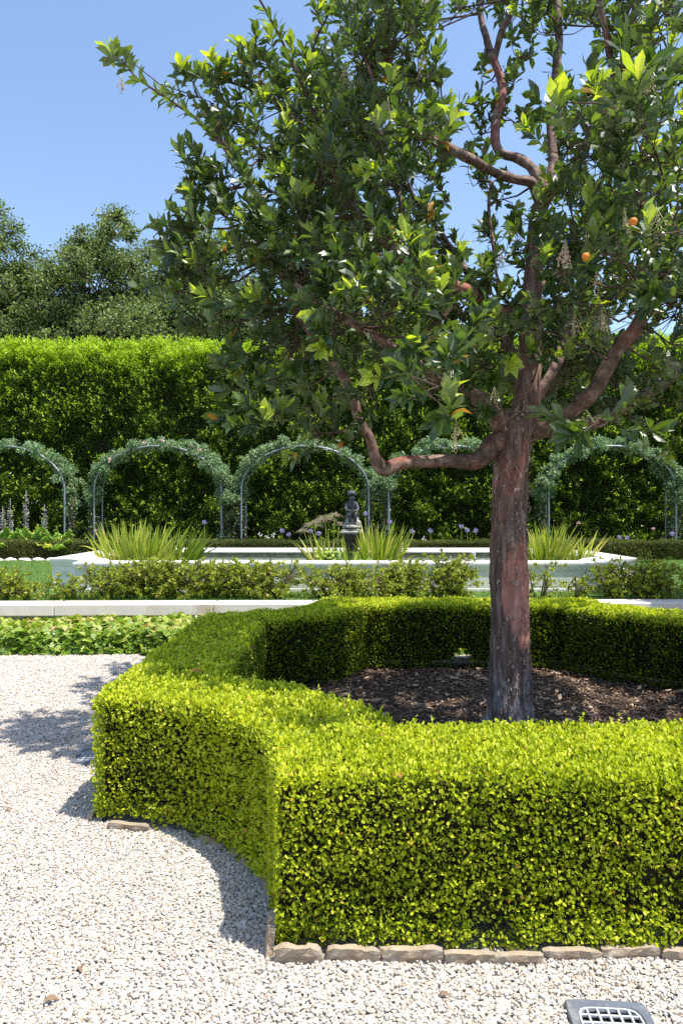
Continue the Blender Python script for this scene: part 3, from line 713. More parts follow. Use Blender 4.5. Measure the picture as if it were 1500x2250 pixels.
def strawberry_tree():
    root = thing('strawberry_tree', 'leafy strawberry tree with peeling red bark inside the box hedge', 'tree', (TX, TY, 0))
    org = np.array([TX, TY, 0])
    # trunk
    tp = [(1117, 1612, 4.87), (1117, 1585, 4.87), (1117, 1540, 4.87), (1118, 1480, 4.87), (1118, 1400, 4.87), (1117, 1300, 4.87), (1117, 1200, 4.87), (1119, 1120, 4.87), (1121, 1040, 4.87), (1126, 980, 4.87), (1134, 935, 4.87), (1152, 895, 4.88), (1162, 800, 4.9), (1165, 690, 4.9),
          (1174, 570, 4.88), (1183, 470, 4.86), (1200, 425, 4.8)]
    tr = [60, 52, 46, 43, 41, 39, 39, 38, 37, 40, 44, 30, 24, 22, 20, 19, 17]
    pts = np.array([at(*t) for t in tp]) - org; rad = np.array(tr) * 4.87 / 1500
    P, r = smooth_path(pts, rad, 7)
    mb = MB(); nn = 72
    m = len(P); T = nrm(np.gradient(P, axis=0)); rings = []
    a = np.arange(nn) * 2 * pi / nn
    for i in range(m):
        z = P[i, 2]
        root_f = max(0, 1 - z / .28)
        lob = 1 + .26 * root_f ** 1.5 * np.cos(5 * a + 1.0) + .04 * np.cos(3 * a + z * 2.1)
        ring = np.stack([np.cos(a), np.sin(a), np.zeros(nn)], 1)
        q = P[i] + ring * r[i]
        d = .11 * vnoise(q * np.array([1, 1, .10]), .022, 3) + .07 * vnoise(q * np.array([1, 1, .25]), .07, 4) + .05 * vnoise(q, .05, 8)
        rings.append(P[i] + ring * (r[i] * (lob + d))[:, None])
    V = np.concatenate(rings); i = np.arange(m - 1)[:, None] * nn; k = np.arange(nn)[None]; b = (k + 1) % nn
    mb.add(V, np.stack([i + k, i + b, i + nn + b, i + nn + k], -1).reshape(-1, 4), 0, .5, True)
    # peeling strips of bark on the trunk
    fk = mb; kf = 950
    ii = (rng.beta(1.3, 1.2, kf) * (m * .72)).astype(int); aa = rng.normal(-pi / 2 + .5, 1.0, kf)
    ring = np.stack([np.cos(aa), np.sin(aa), np.zeros(kf)], 1)
    base = P[ii] + ring * (r[ii] * 1.02)[:, None]
    tang = np.stack([-np.sin(aa), np.cos(aa), np.zeros(kf)], 1)
    sgn = np.where(rng.random(kf) < .5, 1, -1)[:, None]
    A = nrm(np.array([0, 0, 1.0]) * sgn * rng.uniform(.6, 1, (kf, 1)) + ring * rng.uniform(.05, .55, (kf, 1)) + tang * rng.normal(0, .35, (kf, 1)))
    add_leaves(fk, T_LANCE, base, A, ring, rng.lognormal(-3.65, .6, kf), rng.uniform(.004, .014, kf), 1, rng.random(kf), rng.uniform(-3, -.5, kf) * -1)
    mb.build('trunk', [M['bark'], M['flake']], root)
    # limbs
    D = 4.87
    limbs = [
        ([(1122, 965, D), (1085, 978, 4.84), (1060, 1004, 4.8), (1030, 1014, 4.74), (960, 1012, 4.6), (890, 1018, 4.5), (842, 1030, 4.45), (818, 985, 4.42), (790, 920, 4.4), (765, 860, 4.38), (735, 795, 4.36), (690, 740, 4.34), (655, 690, 4.34), (630, 630, 4.36), (590, 550, 4.34), (565, 465, 4.28), (535, 380, 4.22), (470, 300, 4.18)],
         [30, 26, 22, 18, 14, 14, 16, 12, 11, 11, 11, 10, 8, 8, 7, 6, 5, 4]),
        ([(1140, 940, D), (1105, 935, 4.82), (1082, 900, 4.7), (1040, 868, 4.5), (960, 830, 4.3), (880, 775, 4.15), (780, 715, 4.0), (700, 665, 3.95), (645, 625, 3.95)], [26, 22, 20, 17, 13, 11, 9, 7, 5]),
        ([(1165, 720, 4.9), (1120, 690, 4.8), (1050, 655, 4.6), (960, 610, 4.4), (886, 568, 4.25), (800, 485, 4.2), (745, 400, 4.3), (712, 300, 4.4)], [18, 15, 13, 12, 11, 10, 8, 5]),
        ([(1188, 440, 4.84), (1166, 405, 4.8), (1130, 392, 4.75), (1080, 376, 4.6), (1020, 345, 4.4), (965, 315, 4.25), (900, 285, 4.1), (840, 220, 4.05), (800, 120, 4.1)], [15, 14, 13, 12, 12, 11, 9, 7, 4]),
        ([(1190, 430, 4.84), (1168, 375, 4.86), (1130, 345, 4.95), (1094, 328, 5.05), (1088, 270, 5.15), (1104, 200, 5.25), (1082, 130, 5.3), (1060, 60, 5.35), (1050, -40, 5.4)], [15, 14, 13, 12, 12, 12, 11, 8, 7]),
        ([(1083, 135, 5.3), (1105, 60, 5.25), (1132, 0, 5.2), (1170, -90, 5.2)], [9, 9, 9, 7]),
        ([(1195, 425, 4.82), (1214, 350, 4.9), (1208, 250, 5.0), (1226, 110, 5.1), (1222, 0, 5.15), (1230, -120, 5.2)], [14, 12, 11, 11, 10, 7]),
        ([(1198, 428, 4.8), (1238, 400, 4.6), (1285, 325, 4.4), (1330, 250, 4.2), (1362, 150, 4.1), (1395, 20, 4.0), (1420, -100, 4.0)], [18, 18, 15, 13, 12, 10, 8]),
        ([(1350, 190, 4.15), (1338, 110, 4.1), (1318, 20, 4.05), (1310, -80, 4.0)], [9, 9, 8, 6]),
        ([(1140, 945, D), (1180, 945, 4.8), (1215, 928, 4.7), (1278, 886, 4.55), (1325, 825, 4.45), (1362, 765, 4.38), (1400, 715, 4.3), (1440, 620, 4.2), (1490, 520, 4.1)], [24, 20, 18, 17, 16, 15, 14, 11, 8]),
        ([(1148, 955, D), (1190, 950, 4.9), (1240, 944, 5.0), (1300, 928, 5.15), (1380, 890, 5.3), (1470, 830, 5.4), (1560, 760, 5.5)], [20, 17, 15, 14, 12, 10, 8]),
        ([(1160, 900, 4.88), (1195, 845, 4.9), (1225, 790, 5.0), (1240, 740, 5.2), (1260, 640, 5.5)], [14, 12, 11, 9, 6]),
        ([(1160, 860, 4.9), (1140, 800, 5.2), (1080, 700, 5.6), (1000, 560, 5.9), (900, 420, 6.1)], [13, 11, 9, 8, 5]),
        ([(1168, 640, 4.9), (1260, 560, 5.4), (1370, 430, 5.9), (1460, 300, 6.2)], [12, 10, 8, 5]),
        ([(1080, 400, 4.7), (1072, 460, 4.7), (1086, 560, 4.7), (1094, 640, 4.7)], [5, 4, 4, 3]),
        ([(878, 410, 4.2), (878, 470, 4.15), (880, 540, 4.25)], [5, 5, 4]),
    ]
    skel = []
    for q, w in limbs:
        p = np.array([at(*t) for t in q]) - org; rr = np.array(w) * np.array([t[2] for t in q]) / 1500
        p, rr = smooth_path(p, rr * np.where(p[:, 2] > 3.2, .82, 1.0), 6)
        p = p + .012 * np.stack([vnoise(p, .12, 31), vnoise(p, .12, 32), vnoise(p, .12, 33)], 1) * np.minimum(1, np.arange(len(p)) / 6)[:, None]
        mb = MB(); add_tube(mb, p, rr, 16, wob=.30, seed=5); mb.build('limb', M['limbbark'], root)
        skel.append(p)
    S = np.concatenate(skel); S = S[S[:, 2] > 1.9]
    # leaf clumps
    C = """470 560 70 4.4;440 640 60 4.5;420 505 42 4.3;395 630 32 4.5;470 715 55 4.4;515 790 55 4.3;585 915 38 3.9;560 850 40 4.2;690 955 45 4.0;745 965 26 4.7
540 470 75 4.6;600 580 90 4.4;560 680 90 4.3;640 760 75 4.75;680 850 50 4.8;770 790 50 4.8;480 205 42 5.0;525 265 65 5.0;560 165 45 5.0;600 230 75 4.9;505 330 45 4.8;580 345 65 4.8;490 420 40 4.7;430 410 22 4.6
745 60 42 4.8;790 40 75 4.4;700 240 75 4.6;780 170 90 4.3;870 120 90 4.0;930 60 70 4.2;965 170 38 4.3;900 240 75 4.0;820 300 90 3.9;730 360 90 4.2;660 430 90 4.3;760 470 90 4.0;850 390 70 4.0;930 340 45 4.1
700 560 100 4.0;800 600 100 3.7;890 510 50 4.3;750 680 90 3.8;850 690 90 3.5;930 630 70 3.6;940 740 80 3.4;860 790 70 3.6;970 855 55 2.95;1010 790 50 3.5;990 690 55 3.8;955 555 50 3.9;640 650 70 4.0;820 850 45 4.2;1040 900 30 4.3
1060 620 30 4.6;1110 700 45 4.6;1080 790 70 4.2;1130 855 55 5.2;1075 570 40 4.9;1130 545 50 5.0;1170 480 60 5.2;1100 440 36 5.3;1045 395 25 4.8;1080 250 40 5.3;1060 300 30 5.4;1060 190 30 5.4;1140 120 40 5.5;1135 270 42 5.2;1200 190 32 5.0;1235 60 60 5.0;1150 30 40 5.4
1270 240 60 3.4;1390 190 70 2.9;1340 330 80 3.2;1240 330 50 4.0;1440 330 90 3.0;1460 120 80 3.4;1380 60 80 3.8;1470 20 80 3.6;1300 430 80 3.6;1400 450 90 3.2;1480 480 80 3.0;1250 520 80 3.7;1350 560 90 3.4;1460 600 80 3.2;1220 600 65 4.0;1290 670 75 3.6;1240 740 65 4.0;1430 690 60 3.4;1480 760 55 4.0;1390 620 70 3.8
1250 820 55 5.3;1350 860 65 5.3;1330 925 48 3.0;1450 880 65 5.0;1215 865 45 5.2;1185 790 45 4.6;1490 930 36 4.8;1300 60 60 4.4;1200 -20 80 4.8;1000 20 50 4.6;1440 800 40 4.6"""
    cl = []
    for tok in C.replace('\n', ';').split(';'):
        x, y, rp, Y = map(float, tok.split()); Y = 4.2 + (Y - 4.4) * .35 if x < 650 and y < 900 else Y; c = at(x, y, Y) - org; cl.append((c, rp * Y / 1500, 1.0))
        if 560 < x < 1000 and y < 780 and rp > 55 or x > 1200 and y < 650:        # the far side of the crown
            Yb = Y + random.uniform(.8, 1.5); cl.append((at(x + random.uniform(-25, 25), y + random.uniform(-20, 25), Yb) - org, rp * .8 * Yb / 1500, .75))
    for _ in range(36):                                                     # crown above and right of the frame
        c = np.array([random.uniform(-1.6, 3.0), random.uniform(-1.6, 2.0), random.uniform(4.3, 6.6)]) - np.array([0, 0, 0])
        e = (c - np.array([.75, .15, 4.3])) / np.array([2.1, 2.2, 2.3])
        w = c + org; py = 1125 - 1500 * (w[2] - EYE) / w[1]; px = 750 + 1500 * w[0] / w[1]
        if np.dot(e, e) > 1 or (py > -90 and px < 1580): continue
        cl.append((c, .36, .8))
    for _ in range(40):
        c = np.array([random.uniform(1.0, 3.0), random.uniform(-1.6, 2.2), random.uniform(2.1, 4.6)])
        w = c + org; px = 750 + 1500 * w[0] / w[1]
        if px < 1590: continue
        cl.append((c, .36, .8))
    for _ in range(75):                                                     # the inside and back of the crown
        c = np.array([random.uniform(-1.5, 1.6), random.uniform(.1, 1.5), random.uniform(2.75, 4.9)])
        w = c + org; px = 750 + 1500 * w[0] / w[1]; py = 1125 - 1500 * (w[2] - EYE) / w[1]
        if 985 < px < 1290 and py < 640 or py > 860 or px < 600: continue
        cl.append((c, .34, .8))
    crown = MB(); ctr = np.array([.2, 0, 3.2])
    b0, b1, sg = [], [], []
    SB, SD, SL, SK = [], [], [], []
    for c, rr, dens in cl:
        ns = max(5, int(dens * 17 * (rr / .28) ** 2.1))
        u = rdir(ns) * (rng.random(ns) ** .4)[:, None]
        p = c + u * rr * np.array([1, 1, .95])
        d = nrm(u * .9 + nrm(c - ctr) * .45 + np.array([0, 0, .62]) + rdir(ns) * .5)
        tip = p + d * .1
        ok = ~in_gap(tip + org)
        p, d = p[ok], d[ok]
        if len(p) == 0: continue
        SB.append(p); SD.append(d)
        dd = ((S - c) ** 2).sum(1); j = np.argmin(dd); n_ = S[j]
        for jj in np.argsort(dd)[:400:8]:
            if not in_gap(S[jj] + (c - S[jj]) * np.linspace(.15, .9, 7)[:, None] + org).any(): n_ = S[jj]; break
        hub = c - nrm(c - n_) * rr * .3
        b0.append(np.array([n_])); b1.append(np.array([hub])); sg.append(np.array([[.009, .005]]))
        b0.append(np.repeat(hub[None], len(p), 0)); b1.append(p); sg.append(np.repeat(np.array([[.0042, .0026]]), len(p), 0))
    SB = np.concatenate(SB); SD = np.concatenate(SD); ns = len(SB)
    SL = rng.uniform(.10, .26, ns)
    new = (rng.random(ns) < .15) | False
    def shoots(SB, SD, SL, new, kmin=11, kmax=21, size=1.0, tuft=True):
        n0 = len(SB); K = kmax
        U = nrm(np.cross(SD, rdir(n0))); W = np.cross(SD, U)
        for j in range(K):
            t = (j + .5) / K
            act = rng.random(n0) < (.86 if t > .45 else .6)
            ang = j * 2.4 + rng.normal(0, .3, n0)
            rad = np.cos(ang)[:, None] * U + np.sin(ang)[:, None] * W
            spread = np.interp(t, [0, .6, 1], [1.15, .85, .28]) * rng.uniform(.8, 1.2, n0)
            A = nrm(SD * np.cos(spread)[:, None] + rad * np.sin(spread)[:, None] + np.array([0, 0, -.12 if t < .6 else .1]) + rdir(n0) * .12)
            P = SB + SD * (SL * (t ** .8))[:, None]
            N = nrm(SD + rad * -.2 + rdir(n0) * .3 + np.array([0, 0, .25]))
            L = size * rng.uniform(.07, .122, n0) * np.interp(t, [0, .5, .9, 1], [.75, 1.05, 1, .75])
            rn = np.clip(rng.beta(2, 3, n0) * .85 + .06 * np.where(t > .75, 1, 0), 0, .86)
            rn = np.where(new & (t > .55), rng.uniform(.86, 1, n0), rn)
            shade_or_old = rng.random(n0) < .006
            for msk, mt in ((act & ~shade_or_old, 0), (act & shade_or_old, 2)):
                k = msk.sum()
                add_leaves(crown, T_LANCE, P[msk], A[msk], N[msk], L[msk], L[msk] * rng.uniform(.35, .47, k), mt, rn[msk], rng.uniform(-1.0, 2.6, k))
    shoots(SB, SD, SL, new)
    b0.append(SB); b1.append(SB + SD * SL[:, None]); sg.append(np.repeat(np.array([[.003, .0018]]), ns, 0))
    # bright tufts of new leaves
    tf = [(1225, 225, 3.0), (1405, 175, 2.6), (1350, 195, 2.7), (975, 270, 3.6), (855, 170, 3.6), (830, 270, 3.6), (1190, 575, 3.5), (1420, 500, 2.8), (1300, 530, 3.2), (415, 370, 4.25), (250, 105, 4.1), (395, 150, 4.3), (415, 480, 4.2), (575, 915, 3.7), (600, 130, 4.4), (1070, 590, 4.3), (1235, 770, 3.8), (985, 880, 2.8), (770, 650, 3.4), (660, 430, 3.9), (745, 330, 3.8), (1130, 170, 5.0), (385, 500, 4.3), (392, 640, 4.4), (470, 150, 4.3), (455, 560, 4.2), (600, 90, 4.4), (425, 430, 4.5), (700, 20, 4.7), (1010, 560, 4.2), (620, 900, 3.9), (960, 640, 3.6), (880, 700, 3.4), (520, 760, 4.1)]
    tb = np.array([at(*t) - org for t in tf]) - np.array([0, 0, .1])
    td = nrm(np.array([[.0, -.15, 1.0]]) + rng.normal(size=(len(tb), 3)) * .22)
    shoots(tb, td, np.full(len(tb), .11), np.ones(len(tb), bool), size=1.08)
    for c in tb:
        j = np.argmin(((SB - c) ** 2).sum(1)); b0.append(SB[j][None]); b1.append(c[None] + np.array([[0, 0, .1]])); sg.append(np.array([[.004, .003]]))
    # long leafy shoots standing out of the crown
    for q in ([(565, 465, 4.25), (520, 350, 4.2), (440, 268, 4.15), (350, 205, 4.1), (300, 170, 4.1), (268, 130, 4.1)],
              [(600, 215, 4.4), (520, 185, 4.4), (450, 165, 4.35), (400, 160, 4.3)],
              [(712, 300, 4.4), (660, 180, 4.3), (612, 75, 4.2), (560, -20, 4.1), (540, -60, 4.1)],
              [(500, 480, 4.3), (450, 430, 4.3), (420, 390, 4.25)], [(640, 300, 4.8), (690, 100, 4.9), (740, 0, 4.9)]):
        p = np.array([at(*t) for t in q]) - org
        p, rr = smooth_path(p, np.linspace(.011, .005, len(p)), 8)
        add_tube(crown, p, rr, 6, mat=1)
        n0 = len(p) * 2
        t = rng.random(n0) * (len(p) - 1); i0 = t.astype(int); f = (t - i0)[:, None]
        B = p[i0] * (1 - f) + p[np.minimum(i0 + 1, len(p) - 1)] * f; TT = nrm(np.gradient(p, axis=0))[i0]
        rad = nrm(np.cross(TT, rdir(n0)))
        A = nrm(TT * .65 + rad + np.array([0, 0, .15]))
        L = rng.uniform(.075, .115, n0)
        add_leaves(crown, T_LANCE, B, A, nrm(TT + rdir(n0) * .3), L, L * .38, 0, rng.uniform(.3, .88, n0), rng.uniform(0, 2, n0))
    B0 = np.concatenate(b0); B1 = np.concatenate(b1); sg = np.concatenate(sg)
    add_tubes_many(crown, B0, B1, sg[:, 0], sg[:, 1], 5, 1, sag=rng.normal(size=(len(B0), 3)) * .02 - np.array([0, 0, .06]) * np.linalg.norm(B1 - B0, axis=1, keepdims=True))
    crown.build('crown', [M['tree'], M['twig'], M['oldleaf']], root)
    # hanging flower panicles and two ripe fruits
    for x, y, Y in [(1242, 540, 3.2), (852, 225, 3.6), (760, 150, 4.0), (735, 335, 3.9), (800, 345, 3.8), (1420, 150, 2.7), (1440, 470, 2.9), (1100, 560, 4.4), (1000, 940, 2.9), (1085, 860, 4.0), (560, 130, 4.8), (930, 120, 3.9), (555, 790, 4.1), (1260, 700, 3.6), (1170, 650, 4.2), (690, 690, 3.8),
                    (885, 650, 3.4), (1320, 690, 3.5), (268, 175, 4.4), (645, 560, 4.0), (1310, 600, 3.3), (1370, 470, 3.0)]:
        c = at(x, y, Y) - org; mb = MB()
        pink = x == 1242
        for s in range(7 if pink else 5):
            d = nrm(np.array([rng.normal() * .3, rng.normal() * .3, -1])); ln = rng.uniform(.06, .11)
            p = np.array([c + d * ln * t + np.array([0, 0, .03]) * (1 - t) for t in np.linspace(0, 1, 5)])
            add_tube(mb, p, .0014, 4, mat=0, rnd=.1)
            k = 9; t = np.linspace(.2, 1, k)
            q = c + d * (ln * t)[:, None] + rng.normal(size=(k, 3)) * .006
            add_many_blobs(mb, q, np.tile([[.0042, .0042, .0055]] if pink else [[.003, .003, .004]], (k, 1)), mat=0, rnd=rng.uniform(.85, 1, k) if pink else rng.uniform(.2, .7, k))
        mb.build('flower_panicle', M['cream'], root)
    for x, y, Y in [(1286, 564, 3.0), (1390, 487, 2.95)]:
        c = at(x, y, Y) - org; mb = MB(); add_blob(mb, c, (.0175,) * 3, 2, .06, .2); f = mb.build('fruit', M['fruit'], root)
        mb = MB(); add_tube(mb, np.array([c + np.array([0, 0, .016]), c + np.array([.002, 0, .06]), c + np.array([0, .004, .12])]), .0015, 4); mb.build('fruit_stalk', M['twig'], f)
    return root
tree = strawberry_tree()

# fallen leaves caught on the hedge
for x, y, z, s, lab in ((-.86, 3.87, .66, .075, 'orange dry leaf lying on the sunlit hedge top'), (-.62, 4.55, .66, .05, 'dark brown dry leaf lying on the shaded hedge top')):
    mb = MB(); add_leaves(mb, T_LANCE, np.array([[0, 0, 0.]]), np.array([[1, .3, .1]]), np.array([[.1, -.5, 1]]), np.array([s]), np.array([s * .5]), 0, np.array([.1 if s > .06 else 0.]), np.array([2.5]))
    o = mb.build('fallen_leaf', M['oldleaf'] if s > .06 else M['chip']); o.location = (x, y, z); tag(o, lab, 'fallen leaf')

for x, y, sz, a, lab in ((-.95, 2.17, .05, .4, 'small brown dry leaf on the gravel in the bottom left corner'), (-.88, 2.31, .045, 2.0, 'curled brown leaf on the open gravel just above the bottom left corner'), (-1.75, 3.55, .05, 1.1, 'brown dry leaf on the gravel below the left drain'), (.35, 2.2, .04, 3.0, 'tiny brown leaf on the gravel in front of the edging stones')):
    mb = MB(); add_leaves(mb, T_LANCE, np.array([[0, 0, 0.]]), np.array([[cos(a), sin(a), .1]]), np.array([[.1, -.3, 1]]), np.array([sz]), np.array([sz * .45]), 0, np.array([.45]), np.array([2.5]))
    o = mb.build('fallen_leaf', M['chip']); o.location = (x, y, .012); tag(o, lab, 'fallen leaf')

# ------------------------------------------------------------------ ivy bank, low wall
def ivy_bank():
    mb = MB(); k = 15500
    x = rng.uniform(-5.6, 4.9, k); t = rng.random(k)
    keep = (x < .3) | (rng.random(k) < .35); x, t = x[keep], t[keep]; k = len(x)
    Y = np.interp(t, [0, .42, 1], [7.52, 7.62, 8.5]); Z = np.interp(t, [0, .42, 1], [.02, .22, .275])
    nz = vnoise(np.column_stack([x, Y, Z]), .4, 12)
    N0 = nrm(np.column_stack([x * 0, np.interp(t, [0, .35, .55, 1], [-1, -.9, -.25, -.1]), np.interp(t, [0, .35, .55, 1], [.15, .5, 1, 1])]))
    P = np.column_stack([x, Y, Z]) + N0 * (.05 * nz + rng.uniform(-.05, .03, k))[:, None]
    P[:, 1] = np.minimum(P[:, 1], 8.47)
    A = nrm(rdir(k) * .8 + np.array([0, -.5, -.35])); N = nrm(N0 * .6 + rdir(k) * .55 + np.array([0, -.1, .5]))
    L = rng.uniform(.05, .092, k)
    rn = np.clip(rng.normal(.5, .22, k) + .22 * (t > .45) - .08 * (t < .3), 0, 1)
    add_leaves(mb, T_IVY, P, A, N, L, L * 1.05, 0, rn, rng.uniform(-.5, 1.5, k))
    V = []; xs = np.linspace(-5.8, 5.0, 40)
    prof = [(7.60, -.01), (7.63, .08), (7.72, .17), (8.45, .22), (8.46, -.01)]
    for xx in xs:
        for yy, zz in prof: V.append((xx, yy, zz))
    q = [[i * 5 + j, (i + 1) * 5 + j, (i + 1) * 5 + j + 1, i * 5 + j + 1] for i in range(39) for j in range(4)]
    mb.add(np.array(V), np.array(q), 1)
    mb.build('ivy', [M['ivy'], M['core']], kind='stuff', label='bank of green ivy between the gravel and the low wall', category='ivy')
ivy_bank()

def low_wall():
    root = thing('garden_wall', 'low cream stone retaining wall behind the ivy', 'wall', (0, 8.43, 0)); root.rotation_euler = (0, 0, R(1.2))
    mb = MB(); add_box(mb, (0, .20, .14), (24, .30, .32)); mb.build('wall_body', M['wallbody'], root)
    x = -12.0
    j = [-11.5, -9.2, -6.9, -5.85, -3.52, -1.58, .72, 3.05, 5.4, 7.7, 10]
    for a, b in zip(j[:-1], j[1:]):
        mb = MB(); add_box(mb, ((a + b) / 2, .175, .3665), (b - a - .005, .35, .147), bev=.012); mb.build('coping_stone', M['coping'], root)
low_wall()

# lawn grass
def grass():
    mb = MB(); k = 120000
    x = rng.uniform(-9, 9, k); y = 8.9 + (rng.random(k) ** 1.1) * 8.0
    keep = (np.abs(x) < .5 * y + 1) & ~((np.abs(x) < 4.6) & (y > 10.1) & (y < 14.0)); x, y = x[keep], y[keep]; k = len(x)
    P = np.column_stack([x, y, np.full(k, LAWN)])
    D = nrm(rdir(k) * .45 + np.array([0, 0, 1])); L = rng.uniform(.025, .055, k)
    S = nrm(np.cross(D, rdir(k))) * .004
    V = np.stack([P - S, P + S, P + D * L[:, None]], 1).reshape(-1, 3)
    mb.add(V, np.arange(3 * k).reshape(-1, 3), 0, rng.random(k))
    mb.build('grass', M['grass'], kind='stuff', label='short mown lawn grass round the fountain basin', category='grass')
grass()

# ------------------------------------------------------------------ azaleas on the wall bed
def azalea(x, y, w, h, dens, label, dark=0.0):
    root = thing('azalea_shrub', label, 'shrub', (x, y, LAWN), 'azaleas behind the low wall')
    st = MB(); lf = MB(); nb = max(5, int(9 * w / .8))
    tips = []
    for b in range(nb):
        bx = random.uniform(-.3, .3) * w; tx = bx * 1.2 + random.uniform(-.22, .22) * w + (.0); ty = random.uniform(-.22, .22); tz = h * random.uniform(.6, .95)
        p0 = np.array([bx * .6, random.uniform(-.06, .06), -.02]); p3 = np.array([np.clip(tx, -.5 * w, .5 * w), ty, tz])
        mid = (p0 + p3) / 2 + rng.normal(size=3) * .05
        p, r_ = smooth_path([p0, mid, p3], [.011, .008, .004], 4); add_tube(st, p, r_, 5)
        for s in range(int(30 * dens)):
            t = random.uniform(.25, 1); q = p[min(len(p) - 1, int(t * (len(p) - 1)))]
            e = q + rng.normal(size=3) * np.array([.13 * w ** .3, .11, .08]) + np.array([0, 0, .05])
            e[2] = min(max(e[2] - (.12 if s % 3 == 0 else 0), .03), h * random.uniform(.8, 1.05)); e[0] = np.clip(e[0], -.56 * w, .56 * w)
            tips.append((q, e))
    T0 = np.array([t[0] for t in tips]); T1 = np.array([t[1] for t in tips]); n0 = len(T0)
    add_tubes_many(st, T0, T1, .0035, .002, 4)
    d = nrm(T1 - T0 + np.array([0, 0, .1]))
    for j in range(13):
        t = j / 13
        back = (.0 if j < 10 else rng.uniform(0, .5, n0)[:, None])
        A = nrm(rdir(n0) * 1.0 + d * (.7 - .3 * t) + np.array([0, 0, .25])); L = rng.uniform(.04, .068, n0)
        add_leaves(lf, T_DIAMOND, T1 - d * .01 * j / 3 - (T1 - T0) * back, A, nrm(d + rdir(n0) * .6), L, L * .42, 0, np.clip(rng.normal(.55, .24, n0) - dark, 0, 1), rng.uniform(0, 2, n0))
    lf.build('foliage', M['azalea'], root); st.build('stems', M['twig'], root)
AZ_Y = 9.25
for i, (px, w, top, dens, lab) in enumerate([
    (5, 75, 1244, .9, 'small azalea shrub by itself at the left edge of the lawn view'),
    (72, 60, 1282, .3, 'lowest sprawling azalea with lawn showing through, left of the basin'),
    (160, 80, 1262, .35, 'thin azalea in front of the left end of the basin'),
    (262, 120, 1236, 1.0, 'azalea in front of the big strap-leaf clump at the left of the basin'),
    (350, 130, 1222, 1.2, 'dense azalea at the right of the big strap-leaf clump'),
    (450, 130, 1226, 1.2, 'rounded yellow-green azalea below the gap between two rose arches'),
    (565, 150, 1232, 1.2, 'wide dense azalea left of the bare stretch of basin wall'),
    (705, 70, 1248, .45, 'sparse azalea right of the bare stretch of basin wall'),
    (775, 110, 1240, 1.0, 'azalea directly below the seated boy statue'),
    (870, 100, 1228, 1.0, 'twiggy azalea under the low horizontal limb of the tree'),
    (970, 120, 1216, 1.0, 'tallest azalea, just left of the red tree trunk'),
    (1185, 70, 1226, .22, 'nearly bare azalea just right of the red tree trunk'),
    (1255, 70, 1236, .18, 'barest azalea with dark stems against the pale basin wall'),
    (1340, 100, 1224, .6, 'azalea covering the right end of the basin'),
    (1440, 120, 1225, 1.1, 'dark shaded azalea at the right edge of the view'),
    (1560, 120, 1225, 1.1, 'azalea past the right edge in the deepest shade')]):
    c = at(px, 1300, AZ_Y); azalea(c[0], AZ_Y + random.uniform(-.12, .1), w * AZ_Y / 1500 * 1.3, (EYE - (top - 1125) / 1500 * AZ_Y) - LAWN - .0, dens, lab)

# ------------------------------------------------------------------ fountain basin
PX, PY, PA, PB, NX_, NY_ = .04, 12.05, 4.68, 2.03, .74, .95
def plaque(a, b, rx, ry, na=10):
    pts = []
    for sx, sy, rev in ((1, -1, 0), (1, 1, 1), (-1, 1, 0), (-1, -1, 1)):
        arc = [(sx * (a - rx * cos(t)), sy * (b - ry * sin(t))) for t in np.linspace(0, pi / 2, na)]
        if rev: arc = arc[::-1]
        pts += arc
    return np.array(pts)
def basin():
    base = plaque(PA, PB, NX_, NY_); n = len(base)
    # reorder to run counter-clockwise and get mitred normals
    ar = .5 * np.sum(base[:, 0] * np.roll(base[:, 1], -1) - np.roll(base[:, 0], -1) * base[:, 1])
    if ar < 0: base = base[::-1]
    e = nrm(np.roll(base, -1, 0) - base); nn = np.stack([e[:, 1], -e[:, 0]], 1); pv = np.roll(nn, 1, 0)
    mit = nn + pv; mit = mit / np.maximum((mit * nn).sum(1, keepdims=True), .35)
    def ring(o, z): return np.column_stack([base + mit * o, np.full(n, z)])
    def loft(mb, prof):
        V = np.concatenate([ring(o, z) for o, z in prof]); k = np.arange(n); k2 = (k + 1) % n
        F = np.concatenate([np.stack([k + r * n, k2 + r * n, k2 + (r + 1) * n, k + (r + 1) * n], 1) for r in range(len(prof) - 1)])
        mb.add(V, F)
    root = thing('fountain_basin', 'long pale stone fountain basin with moulded rim and scooped corners', 'fountain', (PX, PY, 0))
    mb = MB(); loft(mb, [(.006, LAWN - .05), (.006, .44), (.0, .446), (.0, .705)]); mb.build('basin_wall', M['basin'], root)
    mb = MB(); loft(mb, [(-.02, .704), (.008, .708), (.014, .73), (.014, .745), (.022, .75), (.028, .775), (.032, .80), (.032, .822), (.024, .83), (-.40, .83), (-.41, .822), (-.41, .80), (-.44, .795), (-.44, .78), (-.46, .775), (-.46, .765)]); mb.build('rim', M['basin'], root)
    mb = MB(); loft(mb, [(-.46, .765), (-.47, .76), (-.47, .5)]); mb.build('mossy_lining', M['moss'], root)
    w = MB(); w.add(ring(-.46, .70) + np.array([PX, PY, 0]), np.array([list(range(n))])); w.build('pool_water', M['water'], kind='structure')
basin()
c = at(1040, 1222, 12.6)
mb = MB(); k = 260; t = rng.random(k)
add_many_blobs(mb, np.column_stack([rng.normal(0, .018, k) * (1 - .5 * np.abs(t - .5)), rng.normal(0, .018, k), t * .16]), np.tile([[.006, .006, .011]], (k, 1)) * rng.uniform(.5, 1.3, (k, 1)))
add_tube(mb, np.array([[0, 0, 0], [0, 0, .06], [0, 0, .13]]), np.array([.009, .012, .006]), 6)
o = mb.build('water_jet', M['spray']); o.location = (c[0], 12.6, .66); tag(o, 'small white bubbling water jet in the basin left of the trunk', 'water jet')

